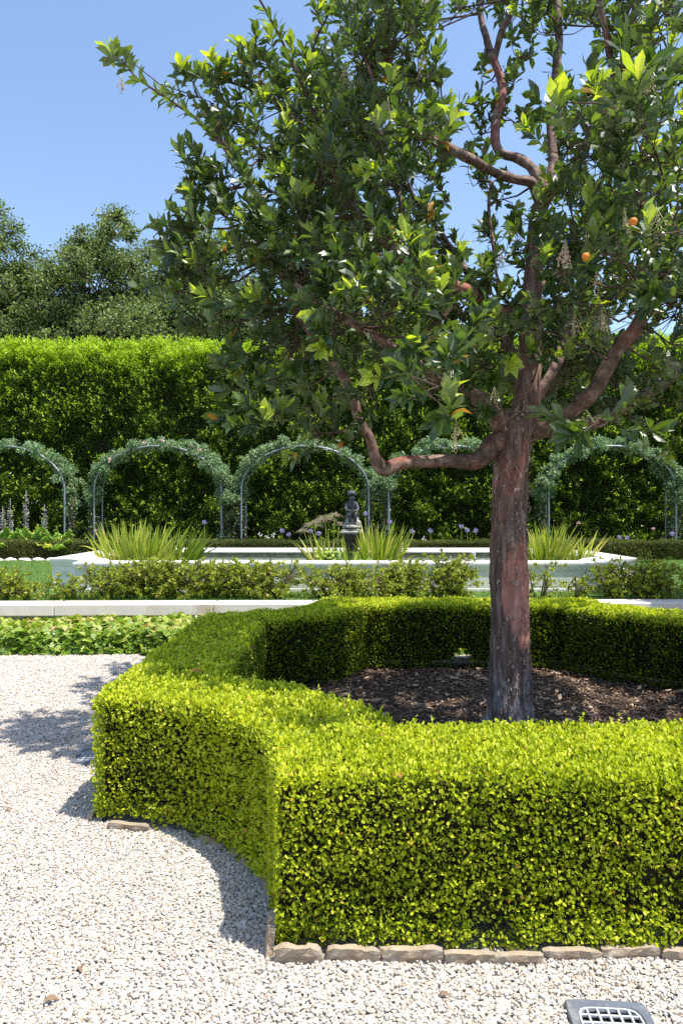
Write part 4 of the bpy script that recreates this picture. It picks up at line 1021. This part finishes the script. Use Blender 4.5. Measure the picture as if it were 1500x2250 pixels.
# pedestal and statue
SX, SY = .18, 12.1
ped = thing('statue_pedestal', 'dark mossy stone pedestal rising from the basin under the statue', 'pedestal', (SX, SY, 0))
mb = MB(); P = np.array([[0, 0, .5], [0, 0, .7], [0, 0, .78], [0, 0, .95], [0, 0, 1.12], [0, 0, 1.19]])
add_tube(mb, P, np.array([.2, .19, .13, .12, .14, .2]), 24, wob=.06, seed=4); mb.build('shaft', M['darkstone'], ped)
mb = MB(); add_box(mb, (0, 0, 1.215), (.40, .34, .05), bev=.014); add_box(mb, (.01, 0, 1.25), (.34, .30, .025), bev=.008); mb.build('capital', M['plinth'], ped)

def statue():
    root = thing('boy_statue', 'grey lead statue of a seated curly-haired boy clasping his knees', 'statue', (SX, SY, 1.262)); root.rotation_euler = (0, 0, R(8))
    root.scale = (1.0, 1.0, 1.0)
    V = []; E = []; Rr = []
    def vtx(p, r, par=None):
        V.append(p); Rr.append(r)
        if par is not None: E.append((par, len(V) - 1))
        return len(V) - 1
    pel = vtx((0, .07, .265), .075)
    sp = vtx((0, .065, .35), .068, pel); ch = vtx((0, .03, .43), .08, sp); nk = vtx((0, .0, .505), .034, ch)
    hd = vtx((0, -.02, .555), .052, nk); hd2 = vtx((0, -.022, .61), .056, hd)
    for s in (-1, 1):
        sh = vtx((s * .088, .02, .455), .038, ch); el = vtx((s * .112, -.035, .35), .03, sh)
        wr = vtx((s * .045, -.115, .322), .022, el); vtx((s * .012, -.14, .33 + .012 * s), .022, wr)
        hp = vtx((s * .05, .04, .255), .06, pel); kn = vtx((s * .048, -.115, .285), .043, hp)
        cf = vtx((s * .05, -.105, .20), .036, kn); an = vtx((s * .045, -.095, .105), .022, cf); toe = vtx((s * .05, -.155, .085), .02, an)
    me = bpy.data.meshes.new('body'); me.from_pydata(V, E, []); me.update()
    body = bpy.data.objects.new('body', me); col.objects.link(body); body.parent = root
    sk = body.modifiers.new('skin', 'SKIN'); sk.use_smooth_shade = True
    me.skin_vertices[0].data[0].use_root = True
    for i, r_ in enumerate(Rr): me.skin_vertices[0].data[i].radius = (r_, r_)
    sb = body.modifiers.new('sub', 'SUBSURF'); sb.levels = 2; sb.render_levels = 2
    me.materials.append(M['lead'])
    mb = MB()
    V_, F_ = ico(3)
    d = 1 + .10 * vnoise(V_ * 1.0, .28, 3) + .05 * vnoise(V_, .15, 4)
    Q = V_ * d[:, None] * np.array([.083, .08, .062]) + np.array([0, -.005, .632])
    Q[:, 2] = np.maximum(Q[:, 2], .60 + .35 * np.maximum(0, -Q[:, 1] - .03))
    mb.add(Q, F_, 0, .5, True); mb.build('hair', M['lead'], root)
    mb = MB(); add_blob(mb, (0, -.078, .567), (.011, .014, .015), 1, .05)
    for s in (-1, 1):
        add_blob(mb, (s * .056, -.015, .565), (.009, .014, .018), 1, .05)
        add_blob(mb, (s * .021, -.068, .583), (.012, .007, .006), 1, .02)
        add_blob(mb, (s * .024, -.065, .548), (.017, .013, .014), 1, .02)
    add_blob(mb, (0, -.072, .542), (.014, .008, .005), 1, .02); add_blob(mb, (0, -.066, .525), (.014, .012, .010), 1, .02)
    mb.build('face', M['lead'], root)
    mb = MB()
    for s in (-1, 1):
        b = np.array([s * .012, -.15, .332 + .012 * s])
        for f in range(4):
            ln = (.034, .04, .038, .03)[f]; z = .012 - f * .009
            p = np.array([b + (s * .004, 0, z), b + (-s * ln * .5, -.012, z - .001), b + (-s * ln, -.006, z - .004)]); add_tube(mb, p, np.array([.0062, .0056, .004]), 6)
        p = np.array([b + (s * .012, .0, .012), b + (s * .004, -.012, .022), b + (-s * .010, -.014, .026)]); add_tube(mb, p, np.array([.007, .006, .0045]), 6)
    mb.build('fingers', M['lead'], root)
    mb = MB()
    add_blob(mb, (.0, .03, .04), (.165, .145, .045), 3, .12, .4, seed=1); add_blob(mb, (-.01, .075, .12), (.10, .085, .12), 3, .14, .4, seed=2)
    add_blob(mb, (.105, .02, .10), (.065, .07, .075), 3, .16, .4, seed=3); add_blob(mb, (.085, .05, .17), (.05, .05, .06), 2, .16, .4, seed=4)
    add_blob(mb, (.0, -.12, .05), (.12, .055, .035), 3, .14, .4, seed=6); add_blob(mb, (-.115, .0, .07), (.05, .06, .035), 2, .15, .4, seed=5)
    mb.build('rock_seat', M['plinth'], root)
statue()

# water plants
def strap_clump(px, Y, z, n, spread, h, label, lean=0.0, rn=(.55, .25), w=.036, group='strap-leaved water plants in the basin'):
    c = at(px, 1200, Y); root = thing('iris_clump', label, 'water plant', (c[0], Y, z), group)
    mb = MB(); a = rng.random(n) * 2 * pi; rr = np.sqrt(rng.random(n))
    P = np.column_stack([np.cos(a) * rr * spread * .5, np.sin(a) * rr * .22, np.zeros(n)])
    out = np.column_stack([P[:, 0] / max(spread, .1) * 1.0 + lean, np.sin(a) * rr * .45, np.zeros(n)])
    D = nrm(out * rng.uniform(.4, 1.0, (n, 1)) + np.array([0, 0, 1]) + rng.normal(size=(n, 3)) * .13)
    L = h * rng.uniform(.55, 1.05, n)
    bend = out * rng.uniform(0, .45, (n, 1)) + np.column_stack([rng.normal(0, .05, n), np.zeros(n), -rng.random(n) ** 4 * .45])
    add_blades(mb, P, D, L, rng.uniform(.6, 1.1, n) * w, bend, rnd=np.clip(rng.normal(rn[0], rn[1], n), 0, 1))
    mb.build('leaves', M['iris'], root); return root
strap_clump(300, 11.2, .64, 190, 1.05, .85, 'largest yellow-green strap-leaf clump at the left of the basin')
strap_clump(395, 11.6, .64, 70, .45, .72, 'darker green strap-leaf clump leaning right beside the largest clump', lean=.35, rn=(.15, .15))
strap_clump(705, 11.7, .64, 26, .45, .62, 'thin fan of strap leaves left of the statue pedestal', lean=-.35, rn=(.6, .25))
strap_clump(772, 11.5, .64, 11, .28, .60, 'few upright strap leaves right in front of the pedestal', rn=(.35, .25))
strap_clump(836, 11.6, .64, 105, .62, .80, 'strap-leaf clump just right of the statue pedestal', lean=.12, rn=(.5, .25))
strap_clump(1195, 11.5, .64, 150, .60, .82, 'strap-leaf clump directly right of the red trunk')
strap_clump(1275, 11.7, .64, 34, .42, .66, 'sparse outer strap leaves near the right end of the basin', lean=.3, rn=(.65, .25))

def papyrus():
    root = thing('papyrus_plant', 'tan feathery papyrus left of the statue', 'water plant', (-.25, 12.5, .64))
    st = MB(); th = MB()
    for (px, py, r_, n0) in ((690, 1150, .22, 150), (715, 1138, .22, 150), (668, 1165, .16, 80), (735, 1130, .17, 90), (745, 1150, .14, 60)):
        c = at(px, py, 12.5) - np.array([-.25, 12.5, .64]); c[2] -= .03
        add_tube(st, np.array([[c[0] * .4, 0, -.02], [c[0] * .8, 0, c[2] * .5], c]), np.array([.008, .007, .005]), 5)
        d = rdir(n0); d[:, 2] = np.abs(d[:, 2]) * 1.1 + .15; d = nrm(d)
        add_blades(th, np.repeat(c[None], n0, 0), d, r_ * rng.uniform(.7, 1.1, n0), np.full(n0, .005), np.column_stack([d[:, 0] * .3, d[:, 1] * .3, -.55 * np.ones(n0)]), rnd=rng.random(n0))
    st.build('stems', M['iris'], root); th.build('umbels', M['papyrus'], root)
papyrus()
def pond_leaves(px, Y, w, h, n0, label):
    c = at(px, 1200, Y); root = thing('marsh_plant', label, 'water plant', (c[0], Y, .66)); mb = MB(); st = MB()
    P = np.column_stack([rng.normal(0, w * .4, n0), rng.normal(0, .12, n0), rng.random(n0) * h]); 
    add_tubes_many(st, P * np.array([.6, .6, 0]), P, .003, .002, 4); st.build('stems', M['iris'], root)
    L = rng.uniform(.04, .075, n0); add_leaves(mb, T_IVY, P, nrm(rdir(n0) + np.array([0, -.5, 0])), nrm(rdir(n0) * .6 + np.array([0, -.4, .8])), L, L * 1.1, 0, rng.uniform(.3, 1, n0))
    mb.build('leaves', M['acanthus'], root)
pond_leaves(722, 11.6, .34, .26, 190, 'bright round-leaved marsh plant at the left foot of the pedestal')
pond_leaves(800, 11.4, .42, .12, 110, 'low pale floating leaves at the right foot of the pedestal')

# ------------------------------------------------------------------ back border: low hedge, flowers, rose arches, tall hedge
def low_hedge():
    root = thing('low_border_hedge', 'knee-high brownish clipped hedge edging the flower border behind the basin', 'hedge', (0, 16.6, LAWN))
    mb = MB(); k = 62000
    x = rng.uniform(-10.5, 10.5, k); t = rng.random(k); front = t < .55
    h = .46
    z = np.where(front, t / .55 * h, h); y = np.where(front, 0, (t - .55) / .45 * .5)
    N0 = np.where(front[:, None], np.array([[0, -1, .15]]), np.array([[0, -.1, 1]]))
    P = np.column_stack([x, y, z]); P = P + N0 * (.05 * vnoise(P, .35, 4) + rng.uniform(-.05, .015, k))[:, None]
    A = nrm(N0 * .6 + rdir(k) + np.array([0, 0, .4])); L = rng.uniform(.025, .045, k)
    pat = vnoise(np.column_stack([x, x * 0, x * 0]), 1.1, 5)
    add_leaves(mb, T_DIAMOND, P, A, nrm(rdir(k) + N0 * .5 + np.array([0, -.1, .3])), L, L * .6, 0, np.clip(rng.normal(.42, .22, k) + .25 * pat, 0, 1))
    mb.build('foliage', M['lowbox'], root)
    mb = MB(); add_box(mb, (0, .27, .2), (21, .42, .40)); mb.build('woody_stems', M['core'], root)
low_hedge()
for k in range(13):
    x = -8.6 + k * .33
    mb = MB(); add_blob(mb, (0, 0, 0), (.15, .08, .06), 2, .2, .6, seed=k + 11); o = mb.build('border_stone', M['coping']); o.location = (x, 16.42, LAWN + .01)
    tag(o, 'whitish rough stone in the row along the foot of the low border hedge', 'border stone', 'row of pale stones edging the flower border')

def tall_hedge():
    root = thing('tall_hedge', 'tall dense clipped green hedge wall closing the garden behind the arches', 'hedge', (0, 19.0, LAWN))
    mb = MB(); H = 5.86; k = 520000
    x = rng.uniform(-12.5, 12.5, k); z = rng.random(k) ** .97 * H
    top = H + .10 * vnoise(np.column_stack([x, x * 0, x * 0]), .9, 7) + .09 * vnoise(np.column_stack([x, x * 0 + 5, x * 0]), .25, 8) + .02 * np.maximum(x, 0)
    z = z / H * top
    P = np.column_stack([x, np.zeros(k), z])
    bump = .13 * vnoise(P, .6, 1) + .12 * vnoise(P, .26, 2) + .07 * vnoise(P, .12, 3)
    dep = rng.random(k) ** 1.2 * .26
    P[:, 1] += -bump + dep
    P[:, 1] += np.maximum(0, z - (top - .35)) ** 2 * 1.2
    up = np.array([0, 0, 1.0])
    A = nrm(rdir(k) * .8 + np.array([0, -.55, .35])); N = nrm(rdir(k) * .75 + np.array([.05, -.3, .55]))
    L = rng.uniform(.04, .075, k)
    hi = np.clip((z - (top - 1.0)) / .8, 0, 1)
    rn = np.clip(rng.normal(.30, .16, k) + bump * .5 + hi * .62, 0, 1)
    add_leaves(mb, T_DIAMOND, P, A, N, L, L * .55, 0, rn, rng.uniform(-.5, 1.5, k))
    kp = 13000; x = rng.uniform(-12.5, 12.5, kp); z = rng.random(kp) ** .85 * (H - .1)             # sprigs of new growth on the face
    Q = np.column_stack([x, np.zeros(kp), z]); bq = .13 * vnoise(Q, .6, 1) + .12 * vnoise(Q, .26, 2) + .07 * vnoise(Q, .12, 3)
    keep = (bq + rng.normal(0, .1, kp) > -.02) & (rng.random(kp) < .35 + .65 * (z / H) ** 2); Q, bq = Q[keep], bq[keep]; kp = len(Q); Q[:, 1] = -bq - .02
    dq = nrm(np.array([.1, -.6, .6]) + rdir(kp) * .5); rq = rng.uniform(.55, 1, kp)
    for j in range(6):
        L = rng.uniform(.04, .07, kp)
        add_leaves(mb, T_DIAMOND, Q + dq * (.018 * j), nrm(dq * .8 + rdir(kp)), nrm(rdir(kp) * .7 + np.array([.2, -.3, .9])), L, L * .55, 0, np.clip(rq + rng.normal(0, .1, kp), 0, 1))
    # top surface and upright new shoots
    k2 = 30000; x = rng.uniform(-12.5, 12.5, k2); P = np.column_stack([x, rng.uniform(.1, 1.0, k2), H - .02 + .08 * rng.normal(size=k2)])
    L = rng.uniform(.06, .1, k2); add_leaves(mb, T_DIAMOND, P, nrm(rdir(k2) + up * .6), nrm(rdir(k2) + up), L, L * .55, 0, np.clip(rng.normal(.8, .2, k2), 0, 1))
    ks = 1500; x = rng.uniform(-12.5, 12.5, ks); b = np.column_stack([x, rng.uniform(.05, .6, ks), np.full(ks, H - .05) + .02 * np.maximum(x, 0) + .10 * vnoise(np.column_stack([x, x * 0, x * 0]), .9, 7)])
    d = nrm(rng.normal(size=(ks, 3)) * .22 + up); ln = rng.uniform(.08, .34, ks)
    for j in range(11):
        t = (j + 1) / 11
        L = rng.uniform(.05, .09, ks)
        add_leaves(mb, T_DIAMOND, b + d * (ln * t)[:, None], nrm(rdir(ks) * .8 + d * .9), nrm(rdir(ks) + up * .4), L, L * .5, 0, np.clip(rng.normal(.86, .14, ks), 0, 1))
    mb.build('foliage', M['ficus'], root)
    mb = MB(); add_box(mb, (0, .75, H / 2 - .1), (25, 1.0, H - .25)); mb.build('woody_stems', M['core'], root)
tall_hedge()

AY = 17.75
def arch(pxc, label, rlabel, dens=1.0, xoff=0, fl=None):
    cx = (pxc - 750) / 1500 * AY; hw = 138 / 1500 * AY; zs = 1.75; rise = 1.12
    root = thing('rose_arch', label, 'garden arch', (cx, AY, LAWN), 'row of metal rose arches')
    f = MB(); hoop = []
    for t in np.linspace(0, 1, 5): hoop.append((-hw, zs * t))
    for a in np.linspace(pi, 0, 22)[1:-1]: hoop.append((hw * cos(a), zs + rise * sin(a)))
    for t in np.linspace(1, 0, 5): hoop.append((hw, zs * t))
    hoop = np.array(hoop)
    for dy, hx in ((-.22, 1), (.22, .965)):
        add_tube(f, np.column_stack([hoop[:, 0] * hx, np.full(len(hoop), dy), hoop[:, 1]]), .024, 8)
    for sgn in (-1, 1):
        for z in np.linspace(.35, zs, 5): add_tube(f, np.array([[sgn * hw, -.22, z], [sgn * hw * .98, 0, z], [sgn * hw * .965, .22, z]]), .012, 6)
    for a in np.linspace(pi, 0, 9)[1:-1]: x, z = hw * cos(a), zs + rise * sin(a); add_tube(f, np.array([[x, -.22, z], [x, 0, z], [x * .965, .22, z]]), .012, 6)
    f.build('frame', M['pipe'], root)
    rr = thing('climbing_rose', rlabel, 'climbing rose', (cx, AY, LAWN), 'roses trained over the metal arches')
    lf = MB(); st = MB(); fo = MB()
    n0 = int(20000 * dens)
    seg = np.concatenate([[0], np.cumsum(np.linalg.norm(np.diff(hoop, axis=0), axis=1))]); seg /= seg[-1]
    nl = int(120 * max(dens, .75))
    sl = np.concatenate([rng.uniform(.19, .81, int(nl * .82)), rng.uniform(.03, .97, nl - int(nl * .82))])
    X = np.interp(sl, seg, hoop[:, 0]); Z = np.interp(sl, seg, hoop[:, 1])
    a = np.arctan2(np.maximum(Z - zs, 0) / rise, X / hw); sho = np.interp(np.abs(sl - .5), [0, .12, .24, .32, .47], [.75, .85, 1.1, .95, .5])
    Cn = np.column_stack([X, rng.normal(0, .17, nl), Z]) + np.column_stack([np.cos(a), np.zeros(nl), np.sin(a)]) * (rng.normal(.07, .09, nl) * sho)[:, None]
    rl = rng.uniform(.10, .215, nl) * sho
    pick = rng.choice(nl, n0, p=rl ** 2 / (rl ** 2).sum())
    P = Cn[pick] + rdir(n0) * (rl[pick] * rng.random(n0) ** .4)[:, None] * np.array([1, 1, .85])
    L = rng.uniform(.042, .075, n0)
    add_leaves(lf, T_DIAMOND, P, nrm(rdir(n0) + np.array([0, -.2, -.1])), nrm(rdir(n0) * .7 + np.array([0, -.35, .6])), L, L * .62, 0, np.clip(rng.normal(.5, .22, n0), 0, 1))
    for sgn in (-1, 1):
        for c in range(5):
            bx = sgn * (hw + random.uniform(-.02, .32)); p = [np.array([bx, random.uniform(-.2, .2), -.05])]
            for z in (.6, 1.2, 1.75): p.append(np.array([sgn * (hw + random.uniform(-.08, .22)), random.uniform(-.2, .2), z]))
            p.append(np.array([sgn * hw * .8, random.uniform(-.2, .2), zs + rise * .62]))
            q, r_ = smooth_path(p, [.02, .017, .014, .011, .008], 4); add_tube(st, q, r_, 5)
            k = int(130 * dens); i = rng.integers(0, len(q), k); Pl = q[i] + rng.normal(size=(k, 3)) * .07; L = rng.uniform(.04, .065, k)
            add_leaves(lf, T_DIAMOND, Pl, rdir(k), nrm(rdir(k) + np.array([0, -.3, .5])), L, L * .6, 0, np.clip(rng.normal(.5, .22, k), 0, 1))
    lf.build('foliage', M['rose'], rr); st.build('stems', M['twig'], rr)
    if fl:
        for (u, v) in fl:
            c = np.array([u, -.34, v]); b = MB(); k = 14; L = rng.uniform(.04, .06, k)
            add_leaves(b, T_DIAMOND, c + rng.normal(size=(k, 3)) * .012, rdir(k), rdir(k), L, L * .8, 0); b.build('bloom', M['pink'], rr)
arch(12, 'metal rose arch cut by the left edge, above the acanthus', 'climbing rose on the leftmost arch, thin over the top', .5)
arch(352, 'metal rose arch framing the big strap-leaf clump', 'thick grey-green climbing rose over the arch behind the big strap-leaf clump', 1.05, fl=[(-.3, 2.95), (.15, 3.0), (.9, 2.85), (-1.2, 2.5), (.3, 2.9), (-1.55, .7), (1.1, 2.75)])
arch(671, 'metal rose arch behind the seated boy statue and the low limb', 'climbing rose on the arch half hidden by hanging tree leaves, left of the statue', .7)
arch(990, 'metal rose arch crossed by the red tree trunk', 'climbing rose on the arch directly behind the horizontal limb', .8)
arch(1337, 'metal rose arch standing clear right of the trunk', 'full climbing rose on the arch right of the trunk', 1.3, fl=[(-.9, .9), (1.0, .75)])
arch(1660, 'metal rose arch only starting at the right edge', 'climbing rose leg showing at the right edge', .8)

def acanthus(x, y, label, spikes, sd):
    root = thing('acanthus_plant', label, 'border plant', (x, y, LAWN), 'acanthus in the left border')
    lf = MB(); nl = 17
    for i in range(nl):
        a = 2 * pi * i / nl + random.uniform(-.2, .2); ln = random.uniform(.72, 1.1); el = random.uniform(.55, 1.35)
        d = np.array([cos(a) * cos(el), sin(a) * cos(el), sin(el)]); side = nrm(np.cross(d, np.array([0, 0, 1.0])) + 1e-6)
        t = np.linspace(0, 1, 22); cen = d * (t * ln)[:, None] - np.array([0, 0, 1.0]) * (t ** 2 * ln * .16)[:, None]
        lob = .45 + .55 * np.abs(np.sin(t * pi * 6.2)) ; w = .25 * np.sin(np.clip(t * 1.02 + .04, 0, 1) * pi) ** .75 * lob
        w[0] = .01; w[-1] = .005
        up = np.cross(side, d) * .05
        V = np.concatenate([cen - side * w[:, None] + up * np.cos(t * 39)[:, None], cen, cen + side * w[:, None] + up * np.cos(t * 39)[:, None]]); n = 22
        q = [[j, j + 1, n + j + 1, n + j] for j in range(n - 1)] + [[n + j, n + j + 1, 2 * n + j + 1, 2 * n + j] for j in range(n - 1)]
        lf.add(V, np.array(q), 0, random.choice([.2, .4, .5, .6, .6, .95, 1.0]))
    lf.build('leaves', M['acanthus'], root)
    for dx, dy, h in spikes:
        sp = MB(); add_tube(sp, np.array([[dx * .6, dy, .1], [dx, dy, h * .5], [dx, dy, h]]), np.array([.015, .012, .006]), 6, rnd=.2)
        k = 190; t = np.sqrt(rng.random(k)) ; zz = h - t * h * .58
        a = rng.random(k) * 2 * pi; rr = .02 + .035 * np.minimum(t * 2.2, 1)
        rad = np.column_stack([np.cos(a), np.sin(a), np.zeros(k)]); P = np.column_stack([np.full(k, dx), np.full(k, dy), zz]) + rad * (rr * .5)[:, None]
        L = rng.uniform(.04, .06, k); add_leaves(sp, T_BOX, P, nrm(rad + np.array([0, 0, .3])), nrm(np.array([0, 0, 1.]) + rdir(k) * .3), L, L * .7, 0, rng.random(k) * np.where(t < .25, .5, 1))
        sp.build('flower_spike', M['bract'], root)
acanthus(at(12, 1200, 17.1)[0], 17.1, 'acanthus at the left edge with two speckled flower spikes', [(-.06, 0, 1.32), (.08, .1, 1.5)], 1)
acanthus(at(58, 1200, 17.25)[0], 17.25, 'acanthus with the tallest single flower spike, inside the left arch', [(0, 0, 1.72)], 2)
acanthus(at(100, 1200, 17.1)[0], 17.1, 'acanthus with the shorter white-dotted flower spike beside the arch post', [(-.02, 0, 1.36)], 3)
acanthus(at(140, 1200, 17.0)[0], 17.0, 'acanthus without flowers and with a yellowed leaf, by the arch foot', [], 4)

def ball_flower(px, py, Y, label, mat, r_=.056, name='agapanthus', cat='flower', grp='lilac agapanthus in the back border', n0=60):
    c = at(px, py, Y); root = thing(name, label, cat, (c[0], Y, LAWN), grp); h = c[2] - LAWN
    st = MB(); add_tube(st, np.array([[0, .02, 0], [.01, .01, h * .5], [0, 0, h]]), .006, 5)
    k = 14; add_blades(st, np.zeros((k, 3)), nrm(rdir(k) * np.array([.6, .6, .1]) + np.array([0, 0, .8])), rng.uniform(.3, .45, k), np.full(k, .022), rdir(k) * np.array([.3, .3, 0]) - np.array([0, 0, .2]), rnd=rng.random(k) * .4)
    st.build('stem', M['iris'], root)
    fl = MB(); d = rdir(n0); L = rng.uniform(.6, 1, n0) * r_
    add_leaves(fl, T_DIAMOND, np.array([0, 0, h]) + d * r_ * .4, d, rdir(n0), L, L * .5, 0); fl.build('flower_head', M[mat], root)
for px, py, lab in [(449, 1148, 'violet agapanthus head right of the dark strap-leaf clump'), (620, 1166, 'lilac agapanthus beside the white irises'), (634, 1174, 'lower lilac agapanthus right next to its taller twin by the irises'), (682, 1166, 'lilac agapanthus half behind the papyrus'), (700, 1172, 'lilac agapanthus under the papyrus stems'),
                    (802, 1128, 'blue agapanthus just right of the statue knees'), (856, 1146, 'blue agapanthus at the foot of the arch behind the statue'), (905, 1168, 'small lilac agapanthus right of the arch foot'), (945, 1166, 'lilac agapanthus above the tallest azalea'), (1013, 1157, 'topmost lilac agapanthus left of the trunk'), (1026, 1165, 'middle lilac agapanthus of the group left of the trunk'), (1044, 1166, 'lilac agapanthus of the group nearest the trunk'),
                    (1360, 1181, 'small lilac agapanthus inside the right arch'), (1377, 1182, 'second small lilac agapanthus inside the right arch'), (1476, 1173, 'violet agapanthus at the foot of the right arch leg')]:
    ball_flower(px, py, 17.2, lab, 'lilac')
for px, py, lab in [(572, 1174, 'tallest white iris above the low border hedge'), (586, 1180, 'white iris second from the tallest white iris'), (601, 1176, 'white iris at the right end of the white group'), (593, 1186, 'lowest white iris of the white group'), (932, 1184, 'white iris left of the tallest azalea'), (640, 1050, None)]:
    if lab: ball_flower(px, py, 17.1, lab, 'white', .06, 'white_iris', 'flower', 'white irises in the back border', 16)

# ------------------------------------------------------------------ oaks beyond the hedge
def oak(x, y, h, w, label, seed, lean=0.0, dens=1.0, sprout=None):
    r2 = random.Random(seed)
    root = thing('oak_tree', label, 'tree', (x, y, 0), 'oaks beyond the tall hedge')
    tk = MB(); cr = MB(); fork = np.array([lean * .3, 0, h * .38])
    p, r_ = smooth_path([(0, 0, -.1), (lean * .1, 0, h * .2), fork], [h * .045, h * .036, h * .03], 4); add_tube(tk, p, r_, 12, wob=.15)
    tk.build('trunk', M['oakbark'], root)
    hubs = []
    for i in range(11):
        a = 2 * pi * i / 11 + r2.uniform(-.3, .3); el = r2.uniform(.15, 1.25)
        e = fork + np.array([cos(a) * cos(el) * w * .82 + lean, sin(a) * cos(el) * w * .6, sin(el) * h * .5])
        m1 = fork * .6 + e * .4 + rng.normal(size=3) * w * .07 - np.array([0, 0, h * .04]); 
        q, rr = smooth_path([fork - np.array([0, 0, .3]), m1, e], [h * .018, h * .012, h * .004], 6); lm = MB(); add_tube(lm, q, rr, 8, wob=.2); lm.build('limb', M['oakbark'], root)
        hubs += [(e, 1.0), (q[8], .8), (q[10], .9)]
    for i in range(int(46 * dens)):
        a = r2.uniform(0, 2 * pi); el = r2.uniform(-.25, 1.5); rr = r2.uniform(.6, 1.08)
        hubs.append((np.array([cos(a) * cos(el) * w * rr + lean, sin(a) * cos(el) * w * .7 * rr, h * .52 + sin(el) * h * .46 * rr]), r2.uniform(.7, 1.15)))
    if sprout: hubs += [(np.array(s) - np.array([x, y, 0]), .45) for s in sprout]
    n0 = 0; b0, b1 = [], []
    for c, s in hubs:
        k = 5; R0 = h * .085 * s
        for _ in range(k):
            c2 = c + rng.normal(size=3) * R0 * .75; kk = int(270 * s)
            P = c2 + rdir(kk) * (rng.random(kk) ** .45)[:, None] * R0 * np.array([.75, .75, .5])
            L = rng.uniform(.10, .2, kk)
            add_leaves(cr, T_DIAMOND, P, rdir(kk), nrm(rdir(kk) + np.array([0, -.1, .7])), L, L * .6, 0, np.clip(rng.normal(.5, .23, kk), 0, 1))
            b0.append(c); b1.append(c2)
            tw = P[::14]; b0 += [c2] * len(tw); b1 += list(tw)
    add_tubes_many(cr, np.array(b0), np.array(b1), .03, .012, 3, 1)
    cr.build('crown', [M['oak'], M['oakbark']], root)
YO = 34
def ox(px, Y=YO): return (px - 750) / 1500 * Y
oak(ox(185), YO, 14.7, 6.0, 'spreading oak with dark forked limbs in the middle of the left group', 1, .6, sprout=[(ox(240), YO, 15.6), (ox(240), YO, 16.3), (ox(258), YO, 15.4)])
oak(ox(-40), YO + 1, 15.2, 7.0, 'oak at the left edge behind the tall hedge', 2)
oak(ox(410), YO + 2, 15.9, 5.6, 'oak whose right side hides behind the strawberry tree leaves', 3)
oak(ox(760), YO + 5, 13.5, 4.2, 'smaller oak glimpsed through the gaps of the strawberry tree', 4, dens=.7)

# a neighbour of the strawberry tree just outside the frame: it shades the right end of the wall
def copy_tree(src, loc, label):
    r = src.copy(); col.objects.link(r); r.location = loc; r['label'] = label
    for ch in list(src.children):
        c = ch.copy(); col.objects.link(c); c.parent = r
        for g in ch.children:
            d = g.copy(); col.objects.link(d); d.parent = c
    return r
nb = copy_tree(tree, (6.9, 8.0, 0), 'neighbouring strawberry tree just past the right edge shading the wall')
